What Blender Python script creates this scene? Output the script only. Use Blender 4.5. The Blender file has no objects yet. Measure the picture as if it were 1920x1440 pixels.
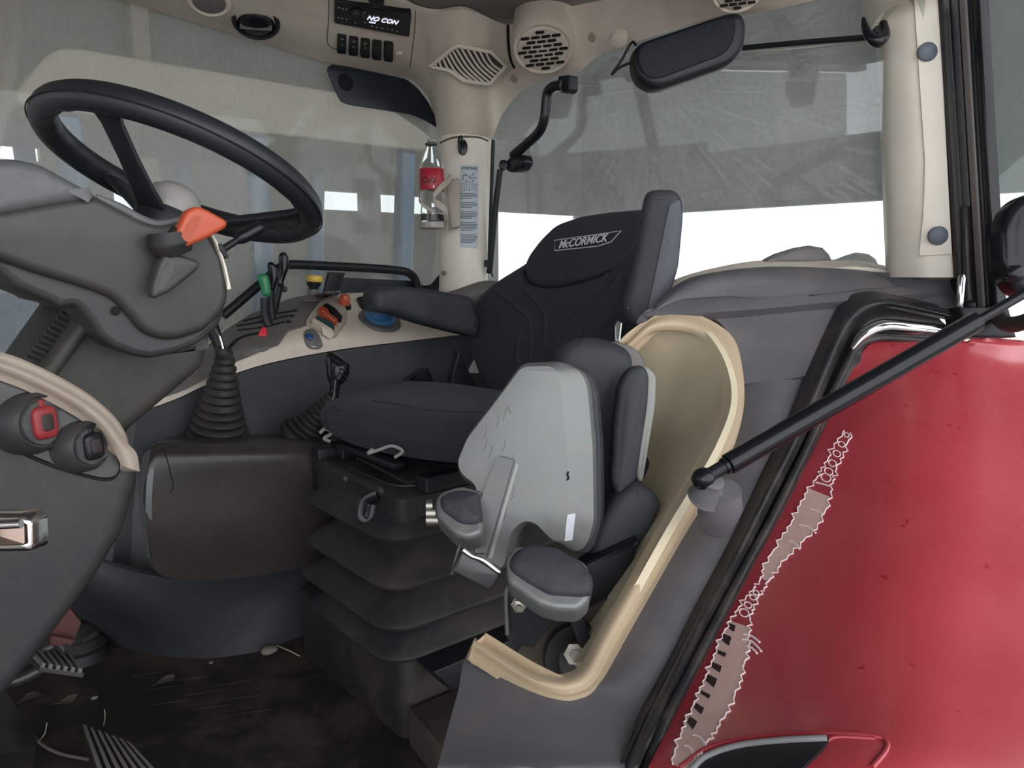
import bpy, bmesh, math, random
from mathutils import Vector, Matrix
from mathutils.bvhtree import BVHTree
from mathutils.geometry import tessellate_polygon
R = math.radians
random.seed(7)
SC = bpy.context.scene
COL = SC.collection
# ------------------------------------------------------------------ camera, sky, lights, exposure
# world frame: X = towards the tractor's rear, Y = towards its right side, Z = up, cab floor at z = 0
CAM = Vector((0, 0, .84)); YAW = R(40); PIT = R(9); FPX = 1442.0
cd = bpy.data.cameras.new('camera'); cam = bpy.data.objects.new('camera', cd); COL.objects.link(cam)
cd.sensor_width = 36; cd.lens = FPX * 36 / 1920; cd.clip_start = .02; cd.clip_end = 200
cam.location = CAM; cam.rotation_euler = (R(90) - PIT, 0, -YAW); SC.camera = cam
W = bpy.data.worlds.new('overcast_sky'); SC.world = W; W.use_nodes = True
bg = W.node_tree.nodes['Background']; bg.inputs[0].default_value = (.93, .97, 1, 1); bg.inputs[1].default_value = 3.2
SC.view_settings.view_transform = 'Standard'; SC.view_settings.look = 'None'
SC.view_settings.exposure = -0.1; SC.view_settings.gamma = 1; SC.view_settings.use_curve_mapping = False
def area(name, loc, target, sx, sy, power, col=(1, 1, 1)):
    l = bpy.data.lights.new(name, 'AREA'); l.shape = 'RECTANGLE'; l.size = sx; l.size_y = sy; l.energy = power; l.color = col
    o = bpy.data.objects.new(name, l); COL.objects.link(o); o.location = loc
    o.rotation_euler = (Vector(target) - Vector(loc)).to_track_quat('-Z', 'Y').to_euler(); return o
# daylight that comes through the open side of the shed, behind the camera
area('shed_opening_daylight', (-1.2, -2.9, 1.6), (.8, 1.2, .5), 5, 2.6, 19, (1, .98, .96))

FH = Vector((math.sin(YAW), math.cos(YAW), 0)); RT = Vector((math.cos(YAW), -math.sin(YAW), 0)); ZZ = Vector((0, 0, 1))
FW = FH * math.cos(PIT) - ZZ * math.sin(PIT); UPV = FH * math.sin(PIT) + ZZ * math.cos(PIT)
def ray(px, py): return FW + RT * ((px - 960) / FPX) + UPV * ((720 - py) / FPX)
def pt(s):
    """sight line of the reference frame met with a world plane (axis, value), a general plane, or at a distance"""
    if isinstance(s, Vector): return s
    d = ray(s[0], s[1])
    if len(s) == 3:
        if isinstance(s[2], tuple):
            p0, n = s[2]; return CAM + d * ((p0 - CAM).dot(n) / d.dot(n))
        return CAM + d * s[2]
    i = 'XYZ'.index(s[2]); return CAM + d * ((s[3] - CAM[i]) / d[i])
def P(l, *pl): return [pt(tuple(p) + pl) for p in l]
def proj(p):
    q = Vector(p) - CAM; w = q.dot(FW); return 960 + FPX * q.dot(RT) / w, 720 - FPX * q.dot(UPV) / w
# ------------------------------------------------------------------ materials
def newmat(name):
    m = bpy.data.materials.new(name); m.use_nodes = True; nt = m.node_tree
    return m, nt, nt.nodes, nt.links, nt.nodes['Principled BSDF']
def coords(N, L, sc):
    tc = N.new('ShaderNodeNewGeometry'); mp = N.new('ShaderNodeMapping'); L.new(tc.outputs['Position'], mp.inputs[0])
    mp.inputs['Scale'].default_value = sc; return mp.outputs[0]
def noise(N, L, sc, vec=(1, 1, 1), det=4, rough=.6, dist=0):
    n = N.new('ShaderNodeTexNoise'); n.inputs['Scale'].default_value = sc; n.inputs['Detail'].default_value = det
    n.inputs['Roughness'].default_value = rough; n.inputs['Distortion'].default_value = dist
    L.new(coords(N, L, vec), n.inputs['Vector']); return n.outputs['Fac']
def ramp(N, L, src, a, b, ca=(0, 0, 0, 1), cb=(1, 1, 1, 1)):
    r = N.new('ShaderNodeValToRGB'); e = r.color_ramp.elements; e[0].position = a; e[1].position = b; e[0].color = ca; e[1].color = cb
    L.new(src, r.inputs[0]); return r.outputs[0]
def mixc(N, L, f, a, b):
    m = N.new('ShaderNodeMix'); m.data_type = 'RGBA'
    for s, v in ((m.inputs[0], f), (m.inputs[6], a), (m.inputs[7], b)):
        if isinstance(v, (int, float)): s.default_value = v
        elif isinstance(v, tuple): s.default_value = tuple(v[:3]) + (1,)
        else: L.new(v, s)
    return m.outputs[2]
def M(name, col, rough=.5, metal=0, grain=0, gs=400, dust=0, dcol=(.16, .13, .10), ds=7, dlo=.45, dhi=.75, spec=.4, coat=0, sheen=0):
    m, nt, N, L, B = newmat(name)
    B.inputs['Roughness'].default_value = rough; B.inputs['Metallic'].default_value = metal
    B.inputs['Specular IOR Level'].default_value = spec; B.inputs['Coat Weight'].default_value = coat
    B.inputs['Sheen Weight'].default_value = sheen
    base = col
    tone = ramp(N, L, noise(N, L, 5, det=3), .25, .75, tuple(c * .9 for c in col) + (1,), tuple(min(1, c * 1.08) for c in col) + (1,))
    base = tone
    if dust:
        f = ramp(N, L, noise(N, L, ds, det=8, rough=.7, dist=.4), dlo, dhi, (0, 0, 0, 1), (dust, dust, dust, 1))
        base = mixc(N, L, f, tone, dcol)
        mr = N.new('ShaderNodeMath'); mr.operation = 'MULTIPLY_ADD'; L.new(f, mr.inputs[0]); mr.inputs[1].default_value = .4; mr.inputs[2].default_value = rough
        L.new(mr.outputs[0], B.inputs['Roughness'])
    L.new(base, B.inputs['Base Color'])
    if grain:
        b = N.new('ShaderNodeBump'); b.inputs['Strength'].default_value = grain; b.inputs['Distance'].default_value = .001
        L.new(noise(N, L, gs, det=2), b.inputs['Height']); L.new(b.outputs[0], B.inputs['Normal'])
    return m
def emit(name, col, s):
    m, nt, N, L, B = newmat(name); B.inputs['Base Color'].default_value = (0, 0, 0, 1)
    B.inputs['Emission Color'].default_value = tuple(col) + (1,); B.inputs['Emission Strength'].default_value = s; return m
BEIGE = M('beige_plastic', (.64, .56, .475), .5, grain=.12, gs=500, dust=.25, dcol=(.26, .2, .15), ds=12)
BEIGE2 = M('yellowed_beige_plastic', (.50, .385, .26), .42, grain=.08, gs=500, dust=.2, dcol=(.36, .27, .17), ds=9)
PILLAR = M('pale_beige_plastic', (.66, .60, .52), .42, grain=.1, gs=500, dust=.12, dcol=(.4, .33, .25), ds=14)
GREY = M('dark_grey_plastic', (.036, .036, .035), .42, grain=.2, gs=600, dust=.18, ds=8)
GREYB = M('slate_grey_plastic', (.058, .062, .068), .4, grain=.2, gs=600, dust=.2, ds=7)
BROWNG = M('brown_grey_tunnel_plastic', (.031, .028, .026), .3, grain=.15, gs=500, dust=.15, ds=6)
MIDG = M('mid_grey_plastic', (.125, .12, .116), .5, grain=.2, gs=600, dust=.3, dcol=(.25, .2, .16), ds=14)
HOOD = M('light_grey_hood_plastic', (.09, .09, .094), .45, grain=.15, gs=500, dust=.2, dcol=(.36, .34, .32))
COVER = M('violet_grey_cover_plastic', (.108, .104, .116), .5, grain=.2, gs=500, dust=.5, dcol=(.20, .165, .14), ds=8, dlo=.48)
BLACK = M('black_plastic', (.010, .011, .014), .42, grain=.1, gs=500, dust=.05, ds=20, spec=.3)
BLACKG = M('glossy_black_paint', (.008, .009, .011), .2, spec=.3)
RUBBER = M('black_rubber', (.018, .018, .019), .55, dust=.35, dcol=(.12, .095, .075), ds=6, grain=.2, gs=200)
SEAL = M('dusty_rubber_seal', (.022, .022, .024), .38, dust=.45, dcol=(.15, .11, .085), ds=9, grain=.25, gs=120)
BELLOW = M('dusty_bellows_vinyl', (.014, .016, .017), .42, dust=.45, dcol=(.078, .060, .043), ds=4.5, dlo=.42, dhi=.68)
FABRIC = M('charcoal_seat_fabric', (.020, .022, .029), .9, grain=.5, gs=900, sheen=.04, dust=.12, dcol=(.08, .075, .08), ds=10)
FABRIC2 = M('charcoal_seat_vinyl', (.028, .031, .038), .6, grain=.3, gs=700, dust=.3, dcol=(.10, .095, .10), ds=12)
SILVER = M('silver_painted_plastic', (.165, .173, .168), .36, metal=.3, dust=.35, dcol=(.28, .28, .26), ds=18, dlo=.5, dhi=.7)
STEEL = M('worn_steel', (.35, .33, .30), .35, metal=.9, dust=.4, ds=20)
CHROME = M('chrome', (.7, .7, .7), .12, metal=1)
DSTEEL = M('dark_steel', (.06, .06, .065), .35, metal=.6, dust=.3)
LOGO = M('silver_thread', (.55, .56, .56), .6)
WHITE = M('white_print', (.75, .76, .8), .6)
ORANGE = M('orange_plastic', (.46, .075, .03), .32, grain=.1, gs=400, dust=.2, dcol=(.4, .2, .15))
REDP = M('red_plastic', (.22, .014, .02), .35, dust=.2, dcol=(.3, .12, .1))
REDI = M('bright_red_plastic', (.7, .03, .05), .4)
GREEN = M('green_plastic', (.02, .22, .09), .3, dust=.15)
YELLOW = M('yellow_plastic', (.70, .45, .07), .4, dust=.2)
BLUE = M('blue_plastic', (.05, .17, .36), .35, dust=.25, dcol=(.2, .25, .3))
NAVY = M('navy_plastic', (.02, .07, .2), .3)
DARK = M('dark_cavity', (.006, .006, .006), .9)
CEIL = M('grey_headliner_cloth', (.22, .20, .18), .95, grain=.4, gs=300)
MAT = M('muddy_floor_mat', (.010, .009, .008), .8, dust=.9, dcol=(.050, .034, .024), ds=5, dlo=.45, dhi=.62, grain=.6, gs=60)
DIRTM = M('dried_mud_steel', (.06, .05, .04), .8, dust=.7, dcol=(.15, .13, .105), ds=12, grain=.5, gs=80)
PAPER = M('grey_warning_paper', (.42, .46, .50), .6)
INK = M('dark_grey_ink', (.09, .10, .12), .7)
LCD = emit('display_glow', (.72, .75, 1), 1.6)
LABELR = M('red_bottle_label', (.36, .015, .03), .35)
COLA = M('dark_cola_liquid', (.02, .012, .01), .1)
def red_mat():
    m, nt, N, L, B = newmat('red_fender_paint')
    spots = ramp(N, L, noise(N, L, 42, det=2), .70, .74)
    c = ramp(N, L, noise(N, L, 4, det=5), .3, .75, (.38, .032, .046, 1), (.45, .058, .074, 1))
    c = mixc(N, L, spots, c, (.30, .015, .025))
    L.new(c, B.inputs['Base Color'])
    r = ramp(N, L, noise(N, L, 14, det=8), .3, .8, (.22, .22, .22, 1), (.42, .42, .42, 1)); L.new(r, B.inputs['Roughness'])
    B.inputs['Coat Weight'].default_value = .25; B.inputs['Coat Roughness'].default_value = .15
    return m
RED = red_mat()
RAW = M('pink_bare_primer', (.72, .48, .44), .5, dust=.3, dcol=(.55, .27, .27), ds=30)
RAWW = M('white_chipped_paint_edge', (.92, .78, .78), .5)
def dirty_glass(name, tint, fmin, fmax, kind):
    """real pane: clear glass, sharp reflection and a film of dust that scatters light"""
    m, nt, N, L, B = newmat(name); N.remove(B); out = N['Material Output']
    tr = N.new('ShaderNodeBsdfTransparent'); tr.inputs[0].default_value = tuple(tint) + (1,)
    gl = N.new('ShaderNodeBsdfGlossy'); gl.inputs['Roughness'].default_value = .01
    fr = N.new('ShaderNodeFresnel'); ior = 1.45 if kind == 'streak' else 1.75
    gg = N.new('ShaderNodeNewGeometry'); io = N.new('ShaderNodeMapRange'); L.new(gg.outputs['Backfacing'], io.inputs[0]); io.inputs[3].default_value = ior; io.inputs[4].default_value = 1 / ior; L.new(io.outputs[0], fr.inputs[0])
    s1 = N.new('ShaderNodeMixShader'); L.new(fr.outputs[0], s1.inputs[0]); L.new(tr.outputs[0], s1.inputs[1]); L.new(gl.outputs[0], s1.inputs[2])
    df = N.new('ShaderNodeBsdfDiffuse'); tl = N.new('ShaderNodeBsdfTranslucent')
    dc = (.56, .53, .475, 1) if kind == 'streak' else (.60, .60, .58, 1)
    df.inputs[0].default_value = dc; tl.inputs[0].default_value = dc
    s2 = N.new('ShaderNodeMixShader'); s2.inputs[0].default_value = .5; L.new(df.outputs[0], s2.inputs[1]); L.new(tl.outputs[0], s2.inputs[2])
    def mth(op, a, b=None):
        q = N.new('ShaderNodeMath'); q.operation = op
        for i, v in enumerate((a, b)):
            if v is None: continue
            if isinstance(v, (int, float)): q.inputs[i].default_value = v
            else: L.new(v, q.inputs[i])
        return q.outputs[0]
    speck = ramp(N, L, noise(N, L, 320, det=1), .72, .80)
    cloud = noise(N, L, 9, det=8, rough=.7)
    if kind == 'streak':
        st = noise(N, L, 16, (14, 14, 2.5), det=8, rough=.75, dist=.6)
        drip = ramp(N, L, noise(N, L, 16, (16, 16, 1.6), det=3, dist=1.2), .60, .66)
        f = mth('ADD', mth('MULTIPLY', st, .55), mth('MULTIPLY', cloud, .45))
        f = mth('SUBTRACT', f, mth('MULTIPLY', drip, .10))
    else:
        g = N.new('ShaderNodeNewGeometry'); sp = N.new('ShaderNodeSeparateXYZ'); L.new(g.outputs['Position'], sp.inputs[0])
        dy = mth('SUBTRACT', sp.outputs[1], 1.17); dz = mth('SUBTRACT', sp.outputs[2], 1.23)
        an = mth('ARCTAN2', dy, dz); rr = mth('SQRT', mth('ADD', mth('MULTIPLY', dy, dy), mth('MULTIPLY', dz, dz)))
        cx = N.new('ShaderNodeCombineXYZ'); L.new(mth('MULTIPLY', an, 30), cx.inputs[0]); L.new(mth('MULTIPLY', rr, 5), cx.inputs[1])
        n1 = N.new('ShaderNodeTexNoise'); n1.inputs['Scale'].default_value = 1.3; n1.inputs['Detail'].default_value = 5; L.new(cx.outputs[0], n1.inputs[0])
        cx2 = N.new('ShaderNodeCombineXYZ'); L.new(mth('MULTIPLY', an, 2), cx2.inputs[0]); L.new(mth('MULTIPLY', rr, 130), cx2.inputs[1])
        n2 = N.new('ShaderNodeTexNoise'); n2.inputs['Scale'].default_value = 1; n2.inputs['Detail'].default_value = 3; L.new(cx2.outputs[0], n2.inputs[0])
        ln = ramp(N, L, n1.outputs['Fac'], .60, .66); ln2 = ramp(N, L, n2.outputs['Fac'], .66, .72)
        hz = N.new('ShaderNodeCombineXYZ'); L.new(mth('MULTIPLY', dy, 3), hz.inputs[0]); L.new(mth('MULTIPLY', mth('ADD', dz, mth('MULTIPLY', dy, .15)), 150), hz.inputs[1])
        n3 = N.new('ShaderNodeTexNoise'); n3.inputs['Scale'].default_value = 1; n3.inputs['Detail'].default_value = 4; L.new(hz.outputs[0], n3.inputs[0]); ln3 = ramp(N, L, n3.outputs['Fac'], .62, .68)
        fine = noise(N, L, 120, det=4)
        f = mth('ADD', mth('MULTIPLY', cloud, .5), mth('MULTIPLY', fine, .5))
        f = mth('ADD', f, mth('ADD', mth('MULTIPLY', ln, .26), mth('ADD', mth('MULTIPLY', ln2, .10), mth('MULTIPLY', ln3, .12))))
    mr = N.new('ShaderNodeMapRange'); L.new(f, mr.inputs[0]); mr.inputs[1].default_value = .36; mr.inputs[2].default_value = .64
    mr.inputs[3].default_value = fmin; mr.inputs[4].default_value = fmax
    ft = mth('ADD', mr.outputs[0], mth('MULTIPLY', speck, .25))
    s3 = N.new('ShaderNodeMixShader'); L.new(ft, s3.inputs[0]); L.new(s1.outputs[0], s3.inputs[1]); L.new(s2.outputs[0], s3.inputs[2])
    L.new(s3.outputs[0], out.inputs[0]); return m
GL_SIDE = dirty_glass('dusty_streaked_glass', (.90, .93, .92), .34, .47, 'streak')
GL_REAR = dirty_glass('wiper_scratched_glass', (.90, .94, .93), .08, .27, 'wiper')
GL_DOOR = dirty_glass('smeared_door_glass', (.80, .90, .90), .10, .22, 'streak')
def clear(name, tint, rough=.02, ior=1.45):
    m, nt, N, L, B = newmat(name); B.inputs['Base Color'].default_value = tuple(tint) + (1,); B.inputs['Roughness'].default_value = rough
    B.inputs['Transmission Weight'].default_value = 1; B.inputs['IOR'].default_value = ior; return m
PET = clear('clear_bottle_plastic', (.95, .97, .96), ior=1.12)
# ------------------------------------------------------------------ object helpers
REG = {}
def obj(name, vs, fs, mat, parent=None, smooth=35):
    vs = [Vector(v) for v in vs]
    c = Vector(((min(v.x for v in vs) + max(v.x for v in vs)) / 2, (min(v.y for v in vs) + max(v.y for v in vs)) / 2, min(v.z for v in vs)))
    me = bpy.data.meshes.new(name); me.from_pydata([v - c for v in vs], [], fs)
    bm = bmesh.new(); bm.from_mesh(me); bmesh.ops.recalc_face_normals(bm, faces=bm.faces); bm.to_mesh(me); bm.free()
    if smooth:
        me.polygons.foreach_set('use_smooth', [True] * len(me.polygons)); me.set_sharp_from_angle(angle=R(smooth))
    me.materials.append(mat)
    o = bpy.data.objects.new(name, me); COL.objects.link(o)
    if parent is not None:
        o.parent = parent; o.location = c - wloc(parent)
    else: o.location = c
    REG[o.name] = (vs, fs); return o
def wloc(o):
    p = o.location.copy()
    while o.parent is not None: o = o.parent; p += o.location
    return p
def tag(o, label, cat=None, group=None, kind=None):
    if label: o['label'] = label
    if cat: o['category'] = cat
    if group: o['group'] = group
    if kind: o['kind'] = kind
    return o
def thing(name, label, cat, loc, group=None, kind=None):
    o = bpy.data.objects.new(name, None); COL.objects.link(o); o.location = pt(loc); o.empty_display_size = .05
    return tag(o, label, cat, group, kind)
def bvh(*os):
    V, Fc = [], []
    for o in os:
        v, f = REG[o.name]; k = len(V); V += v; Fc += [tuple(i + k for i in q) for q in f]
    return BVHTree.FromPolygons(V, Fc)
def hit(B, px, py):
    d = ray(px, py).normalized(); h = B.ray_cast(CAM, d)
    if h[0] is None:
        h = B.find_nearest(CAM + d * 1.2)
        t = (h[0] - CAM).dot(d); n = h[1]
        q = CAM + d * t
        return q, (n if n.dot(d) < 0 else -n)
    n = h[1]; return h[0], (n if n.dot(d) < 0 else -n)
def cr(a, b, c, d, t): return .5 * ((2 * b) + (c - a) * t + (2 * a - 5 * b + 4 * c - d) * t * t + (3 * b - a - 3 * c + d) * t ** 3)
def spline(p, n, closed=False):
    p = [Vector(q) for q in p]; k = len(p)
    if k == 2 and not closed: return [p[0].lerp(p[1], i / n) for i in range(n + 1)]
    out = []
    for i in range(k if closed else k - 1):
        if closed: a, b, c, d = p[i - 1], p[i], p[(i + 1) % k], p[(i + 2) % k]
        else: b, c = p[i], p[i + 1]; a = p[i - 1] if i else b * 2 - c; d = p[i + 2] if i + 2 < k else c * 2 - b
        out += [cr(a, b, c, d, j / n) for j in range(n)]
    if not closed: out.append(p[-1])
    return out
def rnd(pts, r, n=5):
    """polygon with rounded corners (2D)"""
    o = []; k = len(pts)
    for i in range(k):
        p = Vector(pts[i]); a = Vector(pts[i - 1]); b = Vector(pts[(i + 1) % k])
        ra = min(r, (a - p).length * .48); rb = min(r, (b - p).length * .48)
        s = p + (a - p).normalized() * ra; e = p + (b - p).normalized() * rb
        for j in range(n + 1):
            t = j / n; o.append(tuple(s * (1 - t) ** 2 + p * 2 * t * (1 - t) + e * t * t))
    return o
def sm(pts, n=5): return [tuple(v) for v in spline([Vector(p) for p in pts], n, True)]
def ell(cx, cy, rx, ry, n=24, rot=0):
    c, s = math.cos(R(rot)), math.sin(R(rot)); o = []
    for i in range(n):
        a = i * 2 * math.pi / n; x, y = rx * math.cos(a), ry * math.sin(a); o.append((cx + x * c - y * s, cy + x * s + y * c))
    return o
def frame(n, hint=None):
    n = n.normalized(); h = hint or (ZZ if abs(n.z) < .9 else Vector((1, 0, 0)))
    v = (h - n * h.dot(n)).normalized(); u = v.cross(n); return u, v, n
def slab(name, P3, t, mat, parent=None, r=.004, seg=3, bulge=0, n=None, backr=0, sharp=35, cam_side=True):
    """planar outline -> solid of thickness t behind it, front rim rounded by r, face bulging by bulge"""
    c = sum(P3, Vector()) / len(P3)
    if n is None:
        n = Vector()
        for i in range(len(P3)): n += (P3[i] - c).cross(P3[(i + 1) % len(P3)] - c)
    n = n.normalized()
    if cam_side and n.dot(CAM - c) < 0: n = -n
    u, v, n = frame(n)
    q = [((p - c).dot(u), (p - c).dot(v), (p - c).dot(n)) for p in P3]
    A = sum(q[i][0] * q[(i + 1) % len(q)][1] - q[(i + 1) % len(q)][0] * q[i][1] for i in range(len(q)))
    if A < 0: q.reverse()
    k = len(q); nr = []
    for i in range(k):
        a = Vector(q[i - 1][:2]); p = Vector(q[i][:2]); b = Vector(q[(i + 1) % k][:2])
        e1 = (p - a); e2 = (b - p)
        if e1.length < 1e-7: e1 = e2
        if e2.length < 1e-7: e2 = e1
        n1 = Vector((-e1.y, e1.x)).normalized(); n2 = Vector((-e2.y, e2.x)).normalized(); s = n1 + n2
        s = s.normalized() if s.length > 1e-6 else n1
        nr.append(s / max(.5, s.dot(n1)))
    rings = []
    def ring(ins, dep): rings.append([c + u * (q[i][0] + nr[i].x * ins) + v * (q[i][1] + nr[i].y * ins) + n * (q[i][2] + dep) for i in range(k)])
    if backr:
        for j in range(seg + 1):
            a = j / seg * math.pi / 2; ring(backr * (1 - math.sin(a)), -t + backr * (1 - math.cos(a)))
    else: ring(0, -t)
    for j in range(seg + 1):
        a = j / seg * math.pi / 2; ring(r * (1 - math.cos(a)), -r + r * math.sin(a)) if r else (ring(0, 0) if j == 0 else None)
    if bulge:
        base = rings[-1]; cc = sum(base, Vector()) / k
        for j in range(1, 7):
            s = j / 7; rings.append([b.lerp(cc, s) + n * bulge * (1 - (1 - s) ** 2) for b in base])
    vs = [p for g in rings for p in g]; fs = []
    for j in range(len(rings) - 1):
        for i in range(k):
            i2 = (i + 1) % k; fs.append((j * k + i, j * k + i2, (j + 1) * k + i2, (j + 1) * k + i))
    def cap(o, flip):
        pts = [vs[o + i] for i in range(k)]
        for tri in tessellate_polygon([pts]): fs.append(tuple(o + i for i in tri))
    cap(0, True); cap((len(rings) - 1) * k, False)
    return obj(name, vs, fs, mat, parent, sharp)
def sheet(name, rows, mat, parent=None, t=.01, nu=6, nv=6, sharp=50, away=True):
    rows = [[pt(p) for p in r] for r in rows]
    rows = [spline(r, nu) for r in rows]; cols = len(rows[0])
    g = [spline([r[i] for r in rows], nv) for i in range(cols)]; h = len(g[0])
    def nrm(i, j):
        a = g[min(i + 1, cols - 1)][j] - g[max(i - 1, 0)][j]; b = g[i][min(j + 1, h - 1)] - g[i][max(j - 1, 0)]
        q = a.cross(b); q = q.normalized() if q.length > 1e-9 else Vector((0, 0, 1))
        return q
    s = 0
    for i in range(0, cols, 3):
        for j in range(0, h, 3): s += nrm(i, j).dot((g[i][j] - CAM).normalized())
    sg = 1 if s > 0 else -1
    vs = [g[i][j] for i in range(cols) for j in range(h)] + [g[i][j] + nrm(i, j) * sg * t for i in range(cols) for j in range(h)]
    K = cols * h; ix = lambda i, j, k=0: k * K + i * h + j
    fs = []
    for i in range(cols - 1):
        for j in range(h - 1):
            fs.append((ix(i, j), ix(i + 1, j), ix(i + 1, j + 1), ix(i, j + 1))); fs.append((ix(i, j, 1), ix(i, j + 1, 1), ix(i + 1, j + 1, 1), ix(i + 1, j, 1)))
    for i in range(cols - 1):
        for j in (0, h - 1): fs.append((ix(i, j), ix(i + 1, j), ix(i + 1, j, 1), ix(i, j, 1)))
    for j in range(h - 1):
        for i in (0, cols - 1): fs.append((ix(i, j), ix(i, j + 1), ix(i, j + 1, 1), ix(i, j, 1)))
    return obj(name, vs, fs, mat, parent, sharp)
def band(name, A, B_, dfun, prof, mat, parent=None, t=.012, sub=6, m=6, sharp=50):
    a = spline([Vector((x, y, 0)) for x, y in A], sub); b = spline([Vector((x, y, 0)) for x, y in B_], sub)
    rows = []
    for j in range(m + 1):
        s = j / m; rows.append([(p.x + (q.x - p.x) * s, p.y + (q.y - p.y) * s, dfun(p.x + (q.x - p.x) * s, p.y + (q.y - p.y) * s) + prof(s)) for p, q in zip(a, b)])
    return sheet(name, rows, mat, parent, t=t, nu=1, nv=1, sharp=sharp)
def tube(name, pts, r, mat, parent=None, n=12, closed=False, sub=6, flat=1, hint=None):
    pts = [pt(p) for p in pts]; k0 = len(pts)
    if sub > 1: c = spline(pts, sub, closed)
    else: c = pts
    k = len(c); rr = r if isinstance(r, (list, tuple)) else [r] * k0
    def rad(i):
        x = i / sub if sub > 1 else i; j = int(x); f = x - j; a = rr[j % k0] if closed else rr[min(j, k0 - 1)]; b = rr[(j + 1) % k0] if closed else rr[min(j + 1, k0 - 1)]
        return a + (b - a) * f
    vs, fs = [], []; u = None
    for i in range(k):
        t = (c[(i + 1) % k] - c[i - 1]) if closed else (c[min(i + 1, k - 1)] - c[max(i - 1, 0)]); t.normalize()
        if u is None: u = frame(t, hint)[1] if hint is None or abs(t.dot(hint)) < .95 else frame(t)[1]
        u = (u - t * u.dot(t)).normalized(); w = t.cross(u)
        for j in range(n):
            a = j * 2 * math.pi / n; vs.append(c[i] + (u * math.cos(a) + w * math.sin(a) * flat) * rad(i))
    m = k if closed else k - 1
    for i in range(m):
        for j in range(n): fs.append((i * n + j, i * n + (j + 1) % n, ((i + 1) % k) * n + (j + 1) % n, ((i + 1) % k) * n + j))
    if not closed: fs.append(tuple(range(n))); fs.append(tuple((k - 1) * n + j for j in range(n)))
    return obj(name, vs, fs, mat, parent, 50)
def lathe(name, o, ax, prof, mat, parent=None, n=32, sx=1, sharp=40, hint=None):
    o = pt(o); u, v, a = frame(Vector(ax), hint); vs, fs = [], []
    for (r, h) in prof:
        for j in range(n):
            q = j * 2 * math.pi / n; vs.append(o + a * h + u * math.cos(q) * max(r, 1e-4) * sx + v * math.sin(q) * max(r, 1e-4))
    for i in range(len(prof) - 1):
        for j in range(n): fs.append((i * n + j, i * n + (j + 1) % n, (i + 1) * n + (j + 1) % n, (i + 1) * n + j))
    fs.append(tuple(range(n))); fs.append(tuple((len(prof) - 1) * n + j for j in range(n)))
    return obj(name, vs, fs, mat, parent, sharp)
def box(name, lo, hi, mat, parent=None, bev=.004, rz=0, ry=0):
    lo, hi = Vector(lo), Vector(hi); c = (lo + hi) / 2; s = (hi - lo) / 2
    bm = bmesh.new(); bmesh.ops.create_cube(bm, size=2)
    for v in bm.verts: v.co = Vector((v.co.x * s.x, v.co.y * s.y, v.co.z * s.z))
    if bev: bmesh.ops.bevel(bm, geom=bm.edges[:], offset=bev, segments=2, profile=.5, affect='EDGES')
    mt = Matrix.Translation(c) @ Matrix.Rotation(rz, 4, 'Z') @ Matrix.Rotation(ry, 4, 'Y'); bmesh.ops.transform(bm, matrix=mt, verts=bm.verts)
    bm.verts.ensure_lookup_table(); vs = [v.co.copy() for v in bm.verts]; fs = [tuple(v.index for v in f.verts) for f in bm.faces]; bm.free()
    return obj(name, vs, fs, mat, parent, 35)
def drape(name, outline, B, mat, parent=None, lift=.004, sink=.003, grid=14, edge=0):
    """piece that follows a curved surface: outline cut on a grid and laid on the surface, with its own thickness"""
    bm = bmesh.new(); vv = [bm.verts.new((x, y, 0)) for x, y in outline]
    for tri in tessellate_polygon([[Vector((x, y, 0)) for x, y in outline]]):
        try: bm.faces.new([vv[i] for i in tri])
        except ValueError: pass
    xs = [p[0] for p in outline]; ys = [p[1] for p in outline]
    x = min(xs) + grid
    while x < max(xs): bmesh.ops.bisect_plane(bm, geom=bm.verts[:] + bm.edges[:] + bm.faces[:], plane_co=(x, 0, 0), plane_no=(1, 0, 0)); x += grid
    y = min(ys) + grid
    while y < max(ys): bmesh.ops.bisect_plane(bm, geom=bm.verts[:] + bm.edges[:] + bm.faces[:], plane_co=(0, y, 0), plane_no=(0, 1, 0)); y += grid
    bmesh.ops.remove_doubles(bm, verts=bm.verts[:], dist=.01)
    bm.verts.ensure_lookup_table(); bm.verts.index_update()
    top, bot = [], []
    for v in bm.verts:
        p, n = hit(B, v.co.x, v.co.y)
        top.append(p + n * lift); bot.append(p - n * sink)
    K = len(top); fs = [tuple(v.index for v in f.verts) for f in bm.faces]
    ff = fs + [tuple(i + K for i in reversed(f)) for f in fs]
    for e in bm.edges:
        if len(e.link_faces) == 1: a, b = e.verts[0].index, e.verts[1].index; ff.append((a, b, b + K, a + K))
    bm.free(); return obj(name, top + bot, ff, mat, parent, 35)
def onpts(B, pts, lift=0):
    o = []
    for x, y in pts: p, n = hit(B, x, y); o.append(p + n * lift)
    return o
def seam(name, B, pts, r, mat, parent=None, lift=0, sub=5, n=6, closed=False):
    """thin strip along a surface"""
    q = [(p.x, p.y) for p in spline([Vector((a, b, 0)) for a, b in pts], sub, closed)]
    return tube(name, onpts(B, q, lift), r, mat, parent, n=n, sub=1, closed=closed)
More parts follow.
